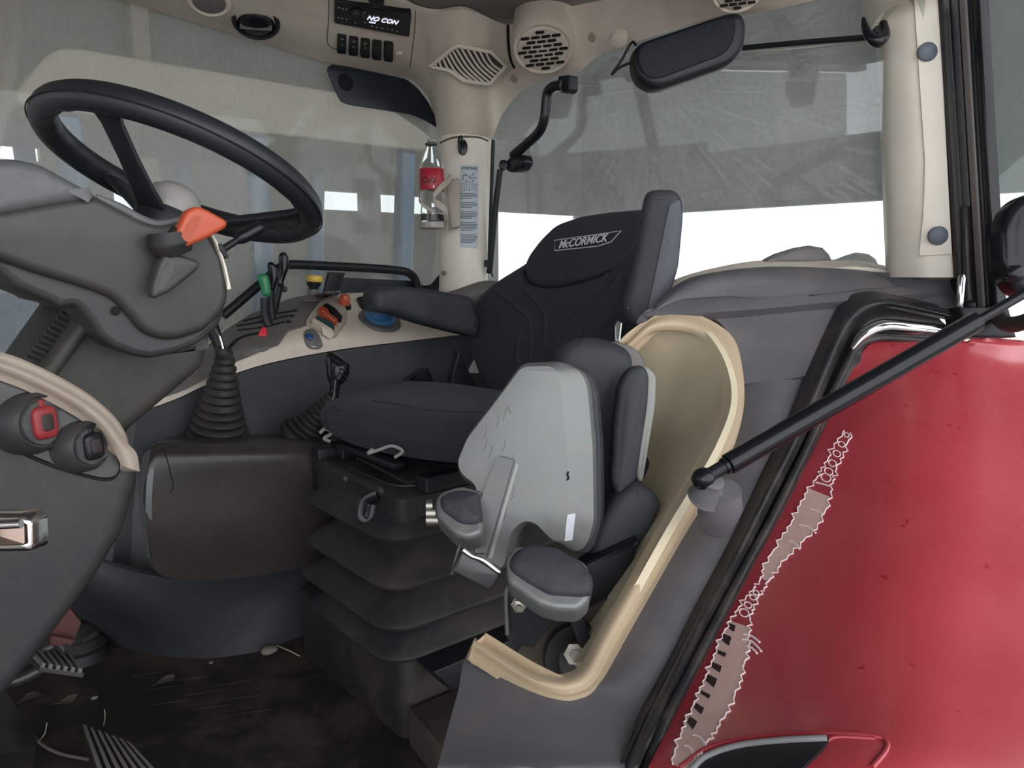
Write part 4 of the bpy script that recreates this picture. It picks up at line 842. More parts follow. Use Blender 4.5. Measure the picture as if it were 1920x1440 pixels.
def gaiter(name, label, base, topp, r0, r1, folds, q=1.5, sq=1):
    th = thing(name, label, 'gaiter', base)
    a, b = pt(base), pt(topp); L_ = (b - a).length; prof = [(r0 * 1.08, -.004), (r0 * 1.08, .008)]
    for i in range(folds):
        s0 = i / folds; s1 = (i + 1) / folds; ra = r0 + (r1 - r0) * s0 ** (1 / q); rb = r0 + (r1 - r0) * s1 ** (1 / q); h0 = .012 + (L_ - .012) * s0; h = (L_ - .012) / folds
        prof += [(ra * .86, h0 + h * .02), (ra * .97, h0 + h * .18), (ra, h0 + h * .40), (ra * .97, h0 + h * .62), (rb * .86, h0 + h * .92)]
    prof += [(r1 * .9, L_), (.004, L_ + .004)]
    # bend the axis slightly while turning the profile
    lathe('gaiter_folds', a, b - a, prof, RUBBER, th, 36, sharp=60, hint=Vector((0, 1, 0)))
    return th, a, b
g1, a, b = gaiter('gear_lever', 'gear lever rising from the tall ribbed rubber gaiter', (408, 828, 1.62), (422, 668, 1.56), .064, .018, 11, 1.25)
tube('gaiter_neck', [b, pt((416, 660, 1.55)), pt((412, 650, 1.55))], [.018, .014, .010], RUBBER, g1, n=14)
tube('lever_shaft', P([(412, 655), (406, 636), (395, 610), (370, 560)], 1.55), [.009, .012, .016, .016], BLACK, g1, n=14, flat=.6)
tube('shaft_trim', P([(418, 654), (412, 632), (402, 612)], 1.535), .0022, CHROME, g1, n=6)
g2, a, b = gaiter('hand_lever', 'short hand lever with leaning rubber gaiter beside the driver seat', (573, 822, 1.67), (626, 742, 1.66), .056, .016, 9, 1.6)
tube('lever_neck', P([(624, 748), (627, 735), (629, 712)], 1.655), [.012, .010, .012], BLACKG, g2, n=14)
slab('lever_grip', P(rnd([(607, 668), (612, 660), (622, 660), (640, 672), (652, 682), (650, 702), (638, 722), (620, 724), (611, 712)], 7), 1.65), .035, BLACKG, g2, r=.012, seg=5, bulge=.004, sharp=60, backr=.01)
for i in range(4): tube('grip_rib', P([(636 + i * 1.5, 680 + i * 10), (650, 687 + i * 10)], 1.645), .0016, BLACK, g2, n=6)

# ------------------------------------------------------------------ steering column and wheel
sc_ = thing('steering_column', 'tilted grey steering column housing with paddle levers', 'column', Vector((.35, 1.2, 0)))
pod = slab('column_cheek', P(rnd([(-90, 400), (0, 396), (100, 378), (178, 366), (230, 392), (266, 411), (300, 420), (345, 410), (378, 420), (400, 440), (422, 482), (432, 530), (430, 565), (418, 590), (383, 623), (333, 638), (300, 637), (267, 623), (247, 597), (213, 560), (170, 543), (127, 530), (60, 510), (0, 488), (-90, 470)], 14), 'Y', 1.05), .34, GREY, sc_, r=.012, seg=4, backr=.01, sharp=40)
BPo = bvh(pod)
slab('instrument_hood', P(rnd([(-90, 310), (-20, 300), (30, 296), (80, 308), (130, 336), (172, 358), (186, 369), (168, 374), (100, 385), (0, 403), (-90, 410)], 14), 'Y', 1.045), .33, HOOD, sc_, r=.014, seg=4, backr=.01, sharp=40)
tube('hood_lip', P([(180, 368), (225, 390), (266, 412), (300, 421), (345, 410)], 'Y', 1.06), [.003, .006, .006, .006, .004], HOOD, sc_, n=10)
low_ = slab('lower_shroud', P(rnd([(-90, 470), (0, 478), (127, 500), (213, 520), (300, 560), (400, 560), (424, 585), (410, 615), (377, 643), (333, 663), (283, 673), (250, 668), (213, 653), (187, 633), (167, 603), (150, 582), (140, 573), (113, 578), (97, 567), (67, 555), (33, 540), (0, 512), (-90, 490)], 8), 'Y', 1.066), .30, M('dark_shroud_plastic', (.036, .036, .036), .5, grain=.2, gs=500, dust=.2), sc_, r=.010, seg=3, sharp=40)
lathe('shroud_hole', pt((217, 583, 'Y', 1.062)), (0, -1, 0), [(.0055, 0), (.005, .0012), (.0005, .0012)], DARK, sc_, 16)
slab('cheek_trim', P(rnd([(380, 418), (398, 432), (420, 480), (431, 530), (430, 545), (420, 500), (404, 455)], 3), 'Y', 1.045), .31, PILLAR, sc_, r=.003)
slab('column_shaft', P(rnd([(165, 560), (300, 640), (400, 628), (384, 690), (236, 815), (150, 900), (20, 760), (100, 660)], 10), 'Y', 1.16), .22, M('shaft_grey_plastic', (.040, .039, .036), .5, grain=.2, gs=500, dust=.2), sc_, r=.02, seg=4)
tube('shaft_ridge', P([(168, 598), (128, 650), (82, 712)], 'Y', 1.15), .010, bpy.data.materials['shaft_grey_plastic'], sc_, n=10)
cgp = slab('column_gaiter', P(rnd([(120, 570), (165, 580), (160, 610), (80, 712), (20, 712)], 5), 'Y', 1.20), .16, RUBBER, sc_, r=.01)
for i in range(12):
    f = i / 12; x = 118 - f * 86; y = 590 + f * 110
    tube('gaiter_ridge', P([(x - 6, y), (x + 28, y + 14)], 'Y', 1.19), .0065, RUBBER, cgp, n=8)
# wheel
wh = thing('steering_wheel', 'black steering wheel with finger grips tilted over the column', 'steering wheel', Vector((.406, 1.284, .978)))
wc = Vector((.406, 1.284, .978)); wn = Vector((math.sin(.42137), math.sin(.10869), math.cos(.42137))).normalized()
wa = wn.cross(Vector((0, 1, 0))).normalized(); wb = wn.cross(wa)
def wp(r, a, h=0): return wc + (wa * math.cos(a) + wb * math.sin(a)) * r + wn * h
N1, N2 = 144, 18; vs, fs = [], []
for i in range(N1):
    a = i * 2 * math.pi / N1; rad = (wa * math.cos(a) + wb * math.sin(a))
    for j in range(N2):
        b = j * 2 * math.pi / N2; x = .0195 * math.cos(b); y = .0215 * math.sin(b)
        if math.cos(b) < -.2 and math.sin(b) < .35:     # finger grips on the inner underside
            g = .0024 * (math.cos(a * 26) + 1) / 2; x += g; y += g * .6
        vs.append(wc + rad * (.2 + x) + wn * y)
for i in range(N1):
    for j in range(N2): fs.append((i * N2 + j, ((i + 1) % N1) * N2 + j, ((i + 1) % N1) * N2 + (j + 1) % N2, i * N2 + (j + 1) % N2))
SOFT = M('soft_black_wheel_rubber', (.018, .020, .024), .38, grain=.3, gs=900)
obj('wheel_rim', vs, fs, SOFT, wh, 70)
tube('rim_seam', [wp(.2205, i * math.pi / 24, -.006) for i in range(48)], .0012, BLACK, wh, n=5, closed=True, sub=2)
def ang(px, py):
    q = pt((px, py, (wc, wn))) - wc; return math.atan2(q.dot(wb), q.dot(wa))
hub = pt((325, 398, 1.22))
hubc = wc - wn * .085
for (px, py) in ((215, 205), (585, 400), (215, 335)):
    a = ang(px, py); e = wp(.195, a, -.004); t0 = (wa * math.cos(a) + wb * math.sin(a)); sd = wn.cross(t0)
    s = hubc + t0 * .03; m_ = hubc.lerp(e, .6) + wn * -.006
    ring = []
    path = [s, s.lerp(m_, .5), m_, e.lerp(m_, .35), e]; wd = [.040, .030, .025, .026, .042]; pth = spline(path, 4); vs, fs = [], []
    for i, c in enumerate(pth):
        x = i / 4; j = int(x); f = x - j; w_ = wd[j] + (wd[min(j + 1, 4)] - wd[j]) * f; tt = (pth[min(i + 1, len(pth) - 1)] - pth[max(i - 1, 0)]).normalized(); nn_ = sd.cross(tt).normalized()
        for (cu_x, cu_y) in ((-1, -.2), (-.7, -.6), (0, -.8), (.7, -.6), (1, -.2), (1, .3), (.8, .5), (-.8, .5), (-1, .3)):
            vs.append(c + sd * cu_x * w_ * .62 + nn_ * cu_y * .012)
    for i in range(len(pth) - 1):
        for j in range(9): fs.append((i * 9 + j, i * 9 + (j + 1) % 9, (i + 1) * 9 + (j + 1) % 9, (i + 1) * 9 + j))
    fs += [tuple(range(9)), tuple((len(pth) - 1) * 9 + j for j in range(9))]
    obj('wheel_spoke', vs, fs, SOFT, wh, 50)
lathe('wheel_hub', hubc, wn, [(.02, -.05), (.045, -.045), (.05, -.01), (.048, .012), (.03, .02)], BLACK, wh, 32)
lathe('horn_cap', hubc + wn * .014, wn, [(.040, 0), (.041, .022), (.036, .036), (.024, .045), (.001, .048)], M('pale_grey_cap', (.40, .38, .36), .45), wh, 32)
lathe('column_neck', hubc - wn * .10, wn, [(.05, 0), (.04, .05), (.03, .06)], GREY, sc_, 28)
# paddle levers
def paddle(nm, pts, inn, mat, lab, y):
    o = slab(nm, P(rnd(pts, 9), 'Y', y), .018, mat, sc_, r=.006, seg=4, sharp=50); o['label'] = lab
    B1 = bvh(o)
    dk = M(nm + '_groove', tuple(c * .62 for c in {'o': (.62, .10, .035), 'g': (.085, .085, .085)}[lab[0]]), .4)
    drape('paddle_groove', inn, B1, dk, o, lift=.0008, sink=0, grid=20)
    return o
paddle('paddle_lever', [(326, 462), (331, 438), (350, 396), (368, 386), (384, 390), (428, 414), (427, 426), (392, 446), (345, 466)], rnd([(336, 450), (352, 418), (366, 404), (378, 406), (362, 442), (344, 458)], 4), ORANGE, 'orange paddle lever', 1.005)
paddle('paddle_lever', [(284, 556), (287, 530), (300, 490), (312, 474), (322, 473), (372, 488), (377, 498), (370, 508), (320, 548), (292, 560)], rnd([(294, 544), (304, 510), (318, 490), (328, 492), (326, 510), (302, 546)], 4), GREY, 'grey paddle lever', 1.015)
tube('paddle_boot', P([(318, 436), (322, 458), (330, 478)], 'Y', 1.03), [.026, .028, .020], RUBBER, sc_, n=16)
tube('paddle_stalk', P([(318, 440), (345, 450)], 'Y', 1.02), [.012, .010], BLACK, sc_, n=12)
tube('indicator_stalk', P([(414, 470), (425, 463), (446, 450)], 'Y', 1.09), [.006, .005, .005], BLACK, sc_, n=12)
tube('stalk_grip', P([(444, 451), (456, 444), (484, 428), (492, 424)], 'Y', 1.09), [.006, .0095, .0095, .007], BLACKG, sc_, n=16)
slab('stalk_slot', P(rnd([(409, 458), (416, 456), (430, 482), (424, 486), (412, 470)], 2), 'Y', 1.044), .01, BLACK, sc_, r=.001)

# ------------------------------------------------------------------ front-left dash panel
dp = thing('dash_panel', 'dark dash panel with beige edge and two rotary controls near the door', 'panel', Vector((.05, .9, 0)))
DY = .90
dpan = slab('panel_body', P(rnd([(-120, 640), (0, 686), (80, 716), (165, 772), (222, 824), (250, 858), (264, 888), (262, 912), (236, 1000), (185, 1086), (130, 1160), (70, 1240), (20, 1300), (-120, 1420)], 14), 'Y', DY), .12, M('dash_charcoal_plastic', (.026, .026, .027), .45, grain=.3, gs=700, dust=.15), dp, r=.02, seg=5, sharp=40)
BD = bvh(dpan)
ins = drape('control_inset', rnd([(-60, 690), (0, 702), (70, 730), (140, 768), (190, 812), (215, 848), (221, 880), (212, 892), (190, 894), (130, 880), (60, 852), (0, 826), (-60, 800)], 14), BD, M('inset_green_grey', (.05, .053, .052), .42, grain=.3, gs=700, dust=.1), dp, lift=.005, sink=0, grid=20)
seam('inset_groove', BD, [(-20, 820), (20, 838), (80, 866), (140, 886), (190, 898), (212, 896), (222, 882)], .0022, DARK, dp, n=6)
def dcv(x, y): return (pt((x, y, 'Y', .885)) - CAM).dot(FW)
band('panel_edging', [(-60, 652), (0, 674), (70, 702), (150, 745), (200, 782), (234, 826), (256, 850), (262, 884)], [(-60, 688), (0, 698), (70, 726), (140, 764), (185, 800), (208, 832), (219, 856), (228, 874)], dcv, lambda s: -.006 * math.sin(math.pi * s), M('dusty_beige_edging', (.34, .28, .23), .5, dust=.5, dcol=(.22, .165, .13), ds=14), dp, t=.02)
BI = bvh(ins, dpan)
dn = Vector((0, -1, 0))
def control(cx, cy, s, knobmat, lab):
    p, n = hit(BI, cx, cy); ax = Vector((.50, -.85, .06)).normalized()
    k = lathe('control_hood', p - ax * .012, ax, [(.034 * s, -.01), (.033 * s, .008), (.030 * s, .018), (.027 * s, .022), (.025 * s, .019), (.001, .0185)], bpy.data.materials['dash_charcoal_plastic'], dp, 36)
    lathe('control_face', p + ax * .0075, ax, [(.023 * s, 0), (.022 * s, .003), (.001, .003)], M('dial_face', (.045, .05, .05), .35, dust=.5, ds=60), k, 30)
    c = p + ax * .004; u, v, a = frame(ax)
    ring = []
    for q in range(32):
        t = q * 2 * math.pi / 32; e = 4; r_ = .0145 * s * (abs(math.cos(t)) ** e + abs(math.sin(t)) ** e) ** (-1 / e); ring.append(c + u * r_ * math.cos(t) * .92 + v * r_ * math.sin(t) * 1.15)
    o = slab('control_knob', [x + ax * .012 for x in ring], .014, knobmat, k, r=.004, seg=3, n=ax, sharp=50); o['label'] = lab
    slab('knob_recess', [c + (x - c) * .52 + ax * .0125 for x in ring], .002, M('knob_recess_dark', (.03, .02, .02), .4), k, r=.0005, n=ax)
    slab('knob_pointer', [c + u * x_ + v * y_ + ax * .008 for x_, y_ in ((-.003, .015 * s), (.003, .015 * s), (.003, .023 * s), (-.003, .023 * s))], .006, knobmat, k, r=.001, n=ax)
control(68, 792, 1.0, REDP, 'red knob with a square hollow')
control(160, 836, .86, BLACKG, 'black knob with a square hollow')
hd = thing('chrome_pull', 'blurred chrome handle end at the edge of the dark dash panel', 'handle', (25, 1000, .50))
slab('handle_plate', P(rnd([(-330, 964), (40, 964), (54, 978), (56, 1030), (48, 1036), (-330, 1042)], 8), .50), .02, CHROME, hd, r=.005, seg=4)
slab('reflection_plate', P(rnd([(-60, 984), (44, 984), (46, 1022), (-60, 1026)], 4), .49), .004, M('painted_bronze_reflection', (.25, .18, .15), .2, metal=1), hd, r=.001)  # thin plate whose bronze colour paints a reflection on the chrome
tube('handle_bar', P([(-60, 985), (0, 984), (40, 982)], .485), .003, CHROME, hd, n=8)

slab('handle_mount', P(rnd([(-330, 940), (-290, 940), (-290, 1070), (-330, 1070)], 6), .50), .03, BLACK, hd, r=.004)
# ------------------------------------------------------------------ roof details
def normal_at(B, x, y, k=18):
    n = Vector()
    for dx, dy in ((0, 0), (k, 0), (-k, 0), (0, k), (0, -k)): n += hit(B, x + dx, y + dy)[1]
    return n.normalized()
# radio
rc = [(628, 2), (772, 26), (768, 70), (627, 44)]
def fitplane(poly, lift):
    hs = [hit(BF, x, y)[0] for x, y in poly]; c = sum(hs, Vector()) / len(hs); n = Vector()
    for i in range(len(hs)): n += (hs[i] - c).cross(hs[(i + 1) % len(hs)] - c)
    n.normalize(); n = n if n.dot(CAM - c) > 0 else -n
    top_ = max((h - c).dot(n) for h in hs); return (c + n * (max(top_, 0) + lift), n)
RPL = fitplane([(630, 8), (770, 30), (768, 110), (628, 100)], .007); rn = RPL[1]
rp = thing('radio', 'black car radio showing lit text in the beige roof panel', 'radio', p)
rad = slab('radio_body', P(rnd(rc, 3), RPL), .03, BLACKG, rp, r=.002, n=rn)
RF = (RPL[0] + rn * .0008, rn)
o1 = pt((668, 27, RF)); ux = (pt((768, 48, RF)) - pt((630, 24, RF))).normalized(); vx = rn.cross(ux).normalized()
if vx.z < 0: vx = -vx
SCL = (pt((768, 48, RF)) - pt((630, 24, RF))).length / 140
lathe('volume_knob', o1, rn, [(.0165, 0), (.016, .006), (.014, .009), (.001, .009)], BLACK, rad, 28)
tube('knob_ring', [o1 + (ux * math.cos(a * math.pi / 8) + vx * math.sin(a * math.pi / 8)) * .0172 + rn * .001 for a in range(16)], .0006, MIDG, rad, n=5, closed=True, sub=2)
tc = pt((718, 38, RF)); un = ux if (ux.cross(vx)).dot(rn) > 0 else ux
text('display_text', 'NO CON', tc + rn * .0006, ux, vx, 17 * SCL, LCD, rad, wide=.82)
text('display_small_text', 'COM', pt((698, 42, RF)) + rn * .0006, ux, vx, 5.5 * SCL, LCD, rad)
for x, y in ((636, 14), (643, 16), (650, 17), (635, 33), (642, 34), (650, 36), (684, 23), (667, 43), (685, 42), (698, 49), (707, 51), (717, 53), (727, 54), (736, 56), (745, 58)):
    c = pt((x, y, RF)); text('button_legend', '-', c, ux, vx, 9 * SCL, WHITE, rad)
seg = seam('panel_joint', BF, [(617, -4), (616, 40), (615, 82), (640, 96)], .0013, bpy.data.materials['brown_gap'], fas, n=5)
seam('panel_joint', BF, [(779, 20), (777, 60), (768, 128)], .0013, bpy.data.materials['brown_gap'], fas, n=5)
# rocker switches
sw0 = None
labs = ['black roof rocker switch with white mark, first beside the panel joint', 'black roof rocker switch with white mark, between first and middle', 'middle black rocker switch of the roof row, white dot', 'plain blank black switch next to the middle one', 'plain blank black switch nearest the round blind plug']
for i, (x, y) in enumerate(((641, 84), (663, 88), (685, 92), (707, 96), (729, 99))):
    p, n = hit(BF, x, y); n = (normal_at(BF, x, y, 10) + Vector((-.25, -.4, 0))).normalized(); n = rn; pl = (RPL[0] - rn * .002, rn)
    th = thing('roof_switch', labs[i], 'switch', p, 'row of black rocker switches in the roof')
    k = slab('switch_body', P(rnd([(x - 8.5, y - 20), (x + 9.5, y - 17), (x + 8.5, y + 19), (x - 9.5, y + 17)], 4), pl), .02, BLACKG, th, r=.003, n=n)
    if i < 3:
        q = pt((x, y + (0 if i < 2 else -2), (pl[0] + n * .0005, n))); lathe('switch_dot', q, n, [(.0017, 0), (.0012, .0006), (.0002, .0006)], WHITE, k, 10)
        text('switch_symbol', '=' if i < 2 else 'o', pt((x, y - 10, (pl[0] + n * .0005, n))), ux, vx, 11 * SCL, M('dim_print', (.2, .22, .24), .6) if i == 0 else bpy.data.materials['dim_print'], k)
p, n = hit(BF, 748, 101); lathe('blind_plug', p, n, [(.0095, -.002), (.0095, .002), (.0075, .004), (.001, .004)], BEIGE, fas, 24)
for x, y in ((964, 148), (1110, 70)):
    p, n = hit(BF, x, y); lathe('blind_plug', p, n, [(.011, -.004), (.0105, .001), (.008, .0025), (.001, .001)], M('beige_shade_plug', (.33, .28, .23), .6) if x == 964 else bpy.data.materials['beige_shade_plug'], fas, 20)
# corner air vent
vo = [(808, 124), (850, 90), (858, 86), (920, 97), (948, 124), (918, 158), (870, 152), (842, 132)]
VPL = fitplane(vo, .004); vn = VPL[1]; p = VPL[0]
vt = thing('air_vent', 'hexagonal beige louvred air vent above the corner pillar', 'vent', p)
slab('vent_back', P(vo, (VPL[0] - vn * .004, vn)), .006, M('vent_shadow_grey', (.06, .052, .046), .8), vt, r=0, n=vn)
vfr = tube('vent_frame', P(vo, VPL), .0055, BEIGE, vt, n=10, closed=True, sub=1)
def clipx(poly, a, b):
    ts = []
    for i in range(len(poly)):
        p_, q_ = Vector(poly[i]), Vector(poly[(i + 1) % len(poly)]); d1 = b - a; d2 = q_ - p_; den = d1.x * d2.y - d1.y * d2.x
        if abs(den) < 1e-6: continue
        w_ = p_ - a; t = (w_.x * d2.y - w_.y * d2.x) / den; s = (w_.x * d1.y - w_.y * d1.x) / den
        if 0 <= s < 1: ts.append(t)
    return (min(ts), max(ts)) if len(ts) > 1 else None
for i in range(15):
    c = Vector((806 + i * 9.2, 140 - i * 1.0)); a = c + Vector((-38, -46)); b = c + Vector((38, 46)); t = clipx(vo, a, b)
    if not t: continue
    a2, b2 = a.lerp(b, t[0]), a.lerp(b, t[1]); m2 = a2.lerp(b2, .5) + Vector((-3, 5))
    if (b2 - a2).length < 12: continue
    tube('vent_slat', [pt((q.x, q.y, VPL)) for q in (a2, m2, b2)], .0034, BEIGE, vfr, n=6, flat=.8)
# speaker pods
def speaker(cx, cy, rx, ry, d, nm, lab):
    c = pt((cx, cy, d)); ax = Vector((-.42, -.42, -.80)).normalized(); th = thing(nm, lab, 'speaker', c)
    R_ = rx * (c - CAM).dot(FW) / FPX
    pod_ = lathe('speaker_pod', c, ax, [(R_ * .9, -.20), (R_ * 1.04, -.10), (R_ * 1.04, -.03), (R_ * 1.0, -.004), (R_ * .96, .002), (R_ * .86, .0), (R_ * .84, -.002), (R_ * .80, .002), (.001, .006)], BEIGE, th, 56, sharp=30)
    # slot rows run across the image from low to high
    u = (RT * .97 + ZZ * .28); u = (u - ax * u.dot(ax)).normalized(); v = ax.cross(u); me0 = None
    for r in range(-4, 5):
        for k in range(-3, 4):
            x = (k + (r % 2) * .5) * R_ * .34; y = r * R_ * .175
            if math.hypot(x, y) > R_ * .74: continue
            if me0 is None:
                h = R_ * .11; w_ = R_ * .034; o = []
                for s in (1, -1):
                    for q in range(5): a = -math.pi / 2 + q * math.pi / 4; o.append(c + u * (s * (h + w_ * math.cos(a))) + v * (s * w_ * math.sin(a)) + ax * .0075)
                me0 = slab('grille_slot', o, .004, DARK, pod_, r=0, n=ax); base = me0.location.copy(); me0.location = base + u * x + v * y
            else: dup(me0, pod_, base + u * x + v * y)
    return th
speaker(1018, 92, 57, 44, 1.80, 'roof_speaker', 'round beige slotted speaker pod above the driver seat')
speaker(1385, -20, 50, 34, 1.38, 'roof_speaker', 'second slotted speaker pod cut by the top edge above the black mirror')
seam('panel_gap', BF, [(952, 46), (953, 80), (957, 110), (965, 128)], .004, DARK, fas, n=6)
# round lamp and swivel nozzle in the left part of the roof
p, n = hit(BF, 480, 40); n = (n + Vector((-.3, -.6, -.5))).normalized()
nz = thing('air_nozzle', 'round black swivel air nozzle in the roof lining', 'vent', p)
lathe('nozzle_ring', p, n, [(.052, -.02), (.052, .004), (.047, .008), (.042, .004), (.040, -.01)], BLACK, nz, 36)
lathe('nozzle_ball', p - n * .006, n, [(.041, 0), (.036, .014), (.024, .024), (.001, .028)], BLACKG, nz, 32)
u, v, _ = frame(n); slab('nozzle_vane', [p + n * .024 + u * a + v * b for a, b in ((-.034, -.002), (.034, -.002), (.034, .002), (-.034, .002))], .02, MIDG, nz, r=.001, n=n)
p, n = hit(BF, 392, 2); n = (n + Vector((-.2, -.4, -.6))).normalized()
lp = thing('roof_lamp', 'small round grey roof lamp cut by the top edge', 'lamp', p)
lathe('lamp_ring', p, n, [(.044, -.01), (.044, .004), (.038, .007), (.034, .004)], BEIGE, lp, 32); lathe('lamp_lens', p, n, [(.034, 0), (.034, .004), (.02, .007), (.001, .008)], MIDG, lp, 28)
p, n = hit(BF, 708, -2); lathe('roof_knob', pt((706, 0, 'Z', 1.40)), (-.3, -.3, -1), [(.017, -.02), (.017, .004), (.012, .008), (.001, .009)], BLACK, fas, 28)
# sun visor on the side pane
vs_ = thing('sun_visor', 'flat black visor panel hanging against the side window', 'visor', (700, 200, 'Y', 1.86))
sv = slab('visor_panel', P(rnd([(613, 128), (622, 120), (650, 124), (762, 148), (784, 166), (804, 192), (818, 222), (822, 240), (800, 226), (770, 214), (700, 203), (655, 196), (640, 190), (628, 166)], 7), 'Y', 1.862), .005, M('navy_black_visor', (.010, .013, .020), .3), vs_, r=.001)
p, n = hit(bvh(sv), 648, 154); lathe('suction_boss', p, n, [(.022, 0), (.021, .0012), (.006, .0015), (.005, .005), (.001, .0055)], BLACKG, vs_, 28)
# ------------------------------------------------------------------ mirror, rear window arm, rods
mr = thing('interior_mirror', 'large black rounded mirror housing hanging before the rear window', 'mirror', (1300, 90, 1.40))
mn = Vector((-.55, -.80, .05)).normalized(); mp = pt((1290, 90, 1.38))
slab('mirror_housing', P(rnd([(1190, 96), (1200, 78), (1372, 20), (1394, 22), (1403, 44), (1398, 92), (1372, 120), (1245, 164), (1222, 163), (1200, 148), (1191, 126)], 20), (mp, mn)), .05, BLACK, mr, r=.014, seg=5, n=mn, backr=.01)
slab('mirror_back_panel', P(rnd([(1194, 98), (1204, 80), (1362, 27), (1382, 32), (1380, 72), (1362, 102), (1236, 150), (1214, 148), (1198, 128)], 18), (mp + mn * .002, mn)), .012, M('navy_black_shell', (.007, .009, .014), .6, spec=.2), mr, r=.006, seg=4, n=mn)
tube('mirror_wire', [(1192, 84, 1.40), (1184, 80, 1.41), (1166, 112, 1.42), (1147, 140, 1.42), (1160, 128, 1.41), (1176, 120, 1.40), (1192, 116, 1.39)], .0026, BLACK, mr, n=8, sub=4)
lathe('mount_cap', pt((1160, 76, 1.66)), (-.4, -.4, -.8), [(.020, -.012), (.018, .001), (.012, .003), (.001, .0035)], BEIGE, mr, 28)
wr = thing('window_rail', 'thin black rail across the top of the rear window', 'rail', (1500, 80, 'X', 1.36))
tube('rail_bar', P([(1392, 90), (1500, 80), (1640, 69)], 'X', 1.37), .0052, BLACK, wr, n=10)
tube('chipped_trim', P([(1400, 98), (1500, 90), (1640, 75)], 'X', 1.378), .0014, PILLAR, wr, n=6)
wa_ = thing('window_handle_arm', 'bent black arm joined to thin rods at the rear window edge', 'arm', (1000, 230, 'X', 1.35))
slab('arm_mount', P(rnd([(1046, 142), (1067, 140), (1067, 168), (1058, 175), (1048, 172), (1044, 166)], 4), 'X', 1.34), .03, BLACK, wa_, r=.003)
tube('arm_tube', P([(1056, 160), (1040, 162), (1028, 172), (1024, 195), (1021, 222), (1012, 246), (990, 268), (962, 292)], 'X', 1.335), .0125, BLACKG, wa_, n=16)
slab('arm_joint', P(rnd([(948, 300), (962, 290), (980, 290), (984, 304), (976, 318), (958, 324), (948, 320)], 5), 'X', 1.33), .03, BLACKG, wa_, r=.005)
lathe('joint_pin', P([(944, 310)], 'X', 1.33)[0], (-.6, -.75, .1), [(.012, -.01), (.012, .012), (.006, .014), (.001, .014)], BLACK, wa_, 18)
tube('thin_rod', P([(938, 318), (928, 400), (920, 490), (917, 512)], 'X', 1.335), .0085, BLACK, wa_, n=10)
tube('thin_rod', P([(925, 262), (921, 380), (917, 490)], 'X', 1.345), .0050, BLACK, wa_, n=10)
tube('rod_clamp', P([(916, 488), (917, 500)], 'X', 1.335), .012, BLACK, wa_, n=12)
tube('rod_tail', P([(918, 500), (924, 520)], 'X', 1.34), .006, CHROME, wa_, n=10)
# ------------------------------------------------------------------ on the far pillar
hk = thing('coat_hook', 'small black hook on the corner pillar over the warning label', 'hook', (868, 275, 2.08))
p, n = hit(BP, 868, 278); slab('hook_plate', P(ell(868, 276, 9, 15, 20), (p + n * .004, n)), .008, BLACKG, hk, r=.002, n=n)
tube('hook_loop', [pt((863, 288, (p + n * .014, n))), pt((860, 272, (p + n * .02, n))), pt((861, 259, (p + n * .018, n))), pt((865, 256, (p + n * .016, n))), pt((867, 266, (p + n * .012, n)))], .003, BLACKG, hk, n=8)
wl = thing('warning_label', 'narrow grey warning label with black text on the corner pillar', 'label', (880, 390, 2.08))
pap = drape('label_paper', [(863, 309), (897, 310), (896, 466), (862, 464)], BP, PAPER, wl, lift=.001, sink=0, grid=7)
BL = bvh(pap)
c, n = hit(BL, 880, 316); uu2 = (hit(BL, 895, 317)[0] - hit(BL, 865, 316)[0]); text('label_title', 'AVVERTENZE', c + n * .0006, uu2, ZZ, .0092, INK, pap, wide=.80)
def stroke(pts, r=.0007, nm='label_drawing'): seam(nm, BL, pts, r, INK, pap, lift=.0003, sub=1, n=4)
stroke([(865, 322), (895, 323)]); stroke([(872, 326), (889, 340)], .0012); stroke([(889, 325), (872, 341)], .0012); stroke([(869, 328), (868, 338)], .0012); stroke([(869, 328), (880, 331)], .0009); stroke([(880, 334), (893, 333)], .0012)
for i, x in enumerate((867, 871, 875, 880, 885, 889, 893)): stroke([(x, 357), (x, 344 - (3 - abs(3 - i)))], .0006)
stroke([(866, 345), (880, 340), (894, 346)]); stroke([(866, 358), (880, 356), (894, 358)])
yy = 363
for blk in (4, 4, 5, 6, 6):
    for k in range(blk):
        w_ = 30 if k < blk - 1 else 22; seam('label_text', BL, [(864, yy), (864 + w_ + (k * 7) % 4 - 2, yy + .4)], .0009, INK, pap, lift=.0005, sub=7, n=4); yy += 2.9
    yy += 5.5
# bottle and holder
bt = thing('soda_bottle', 'clear soda bottle with red label, nearly empty, in the pillar holder', 'bottle', (811, 428, 2.03))
bb = pt((811, 427, 2.03)); mpx = 2.03 / FPX
H = 160 * mpx
prof = [(.001, .004), (.016, 0), (.026, .004), (.0315, .012), (.0315, .045), (.029, .058), (.031, .070), (.0318, .095), (.0318, .150), (.030, .163), (.024, .185), (.016, .203), (.013, .212), (.0128, .218)]
s_ = H / .225 
lathe('bottle_body', bb, (0, 0, 1), [(r * s_ * .98, h * s_) for r, h in prof], PET, bt, 36, sharp=60)
lathe('bottle_neck_ring', bb + ZZ * .211 * s_, (0, 0, 1), [(.0125 * s_, -.004), (.0165 * s_, 0), (.0165 * s_, .003), (.0125 * s_, .005)], M('dark_neck_ring', (.05, .055, .06), .3), bt, 28)
lathe('bottle_mouth', bb + ZZ * .215 * s_, (0, 0, 1), [(.0125 * s_, 0), (.0125 * s_, .010), (.0138 * s_, .011), (.0138 * s_, .0135), (.0125 * s_, .015)], PET, bt, 28)
lb = lathe('bottle_label', bb, (0, 0, 1), [(.0318 * s_, .096 * s_), (.0322 * s_, .097 * s_), (.0322 * s_, .1495 * s_), (.0318 * s_, .150 * s_)], LABELR, bt, 40); BLb = bvh(lb)
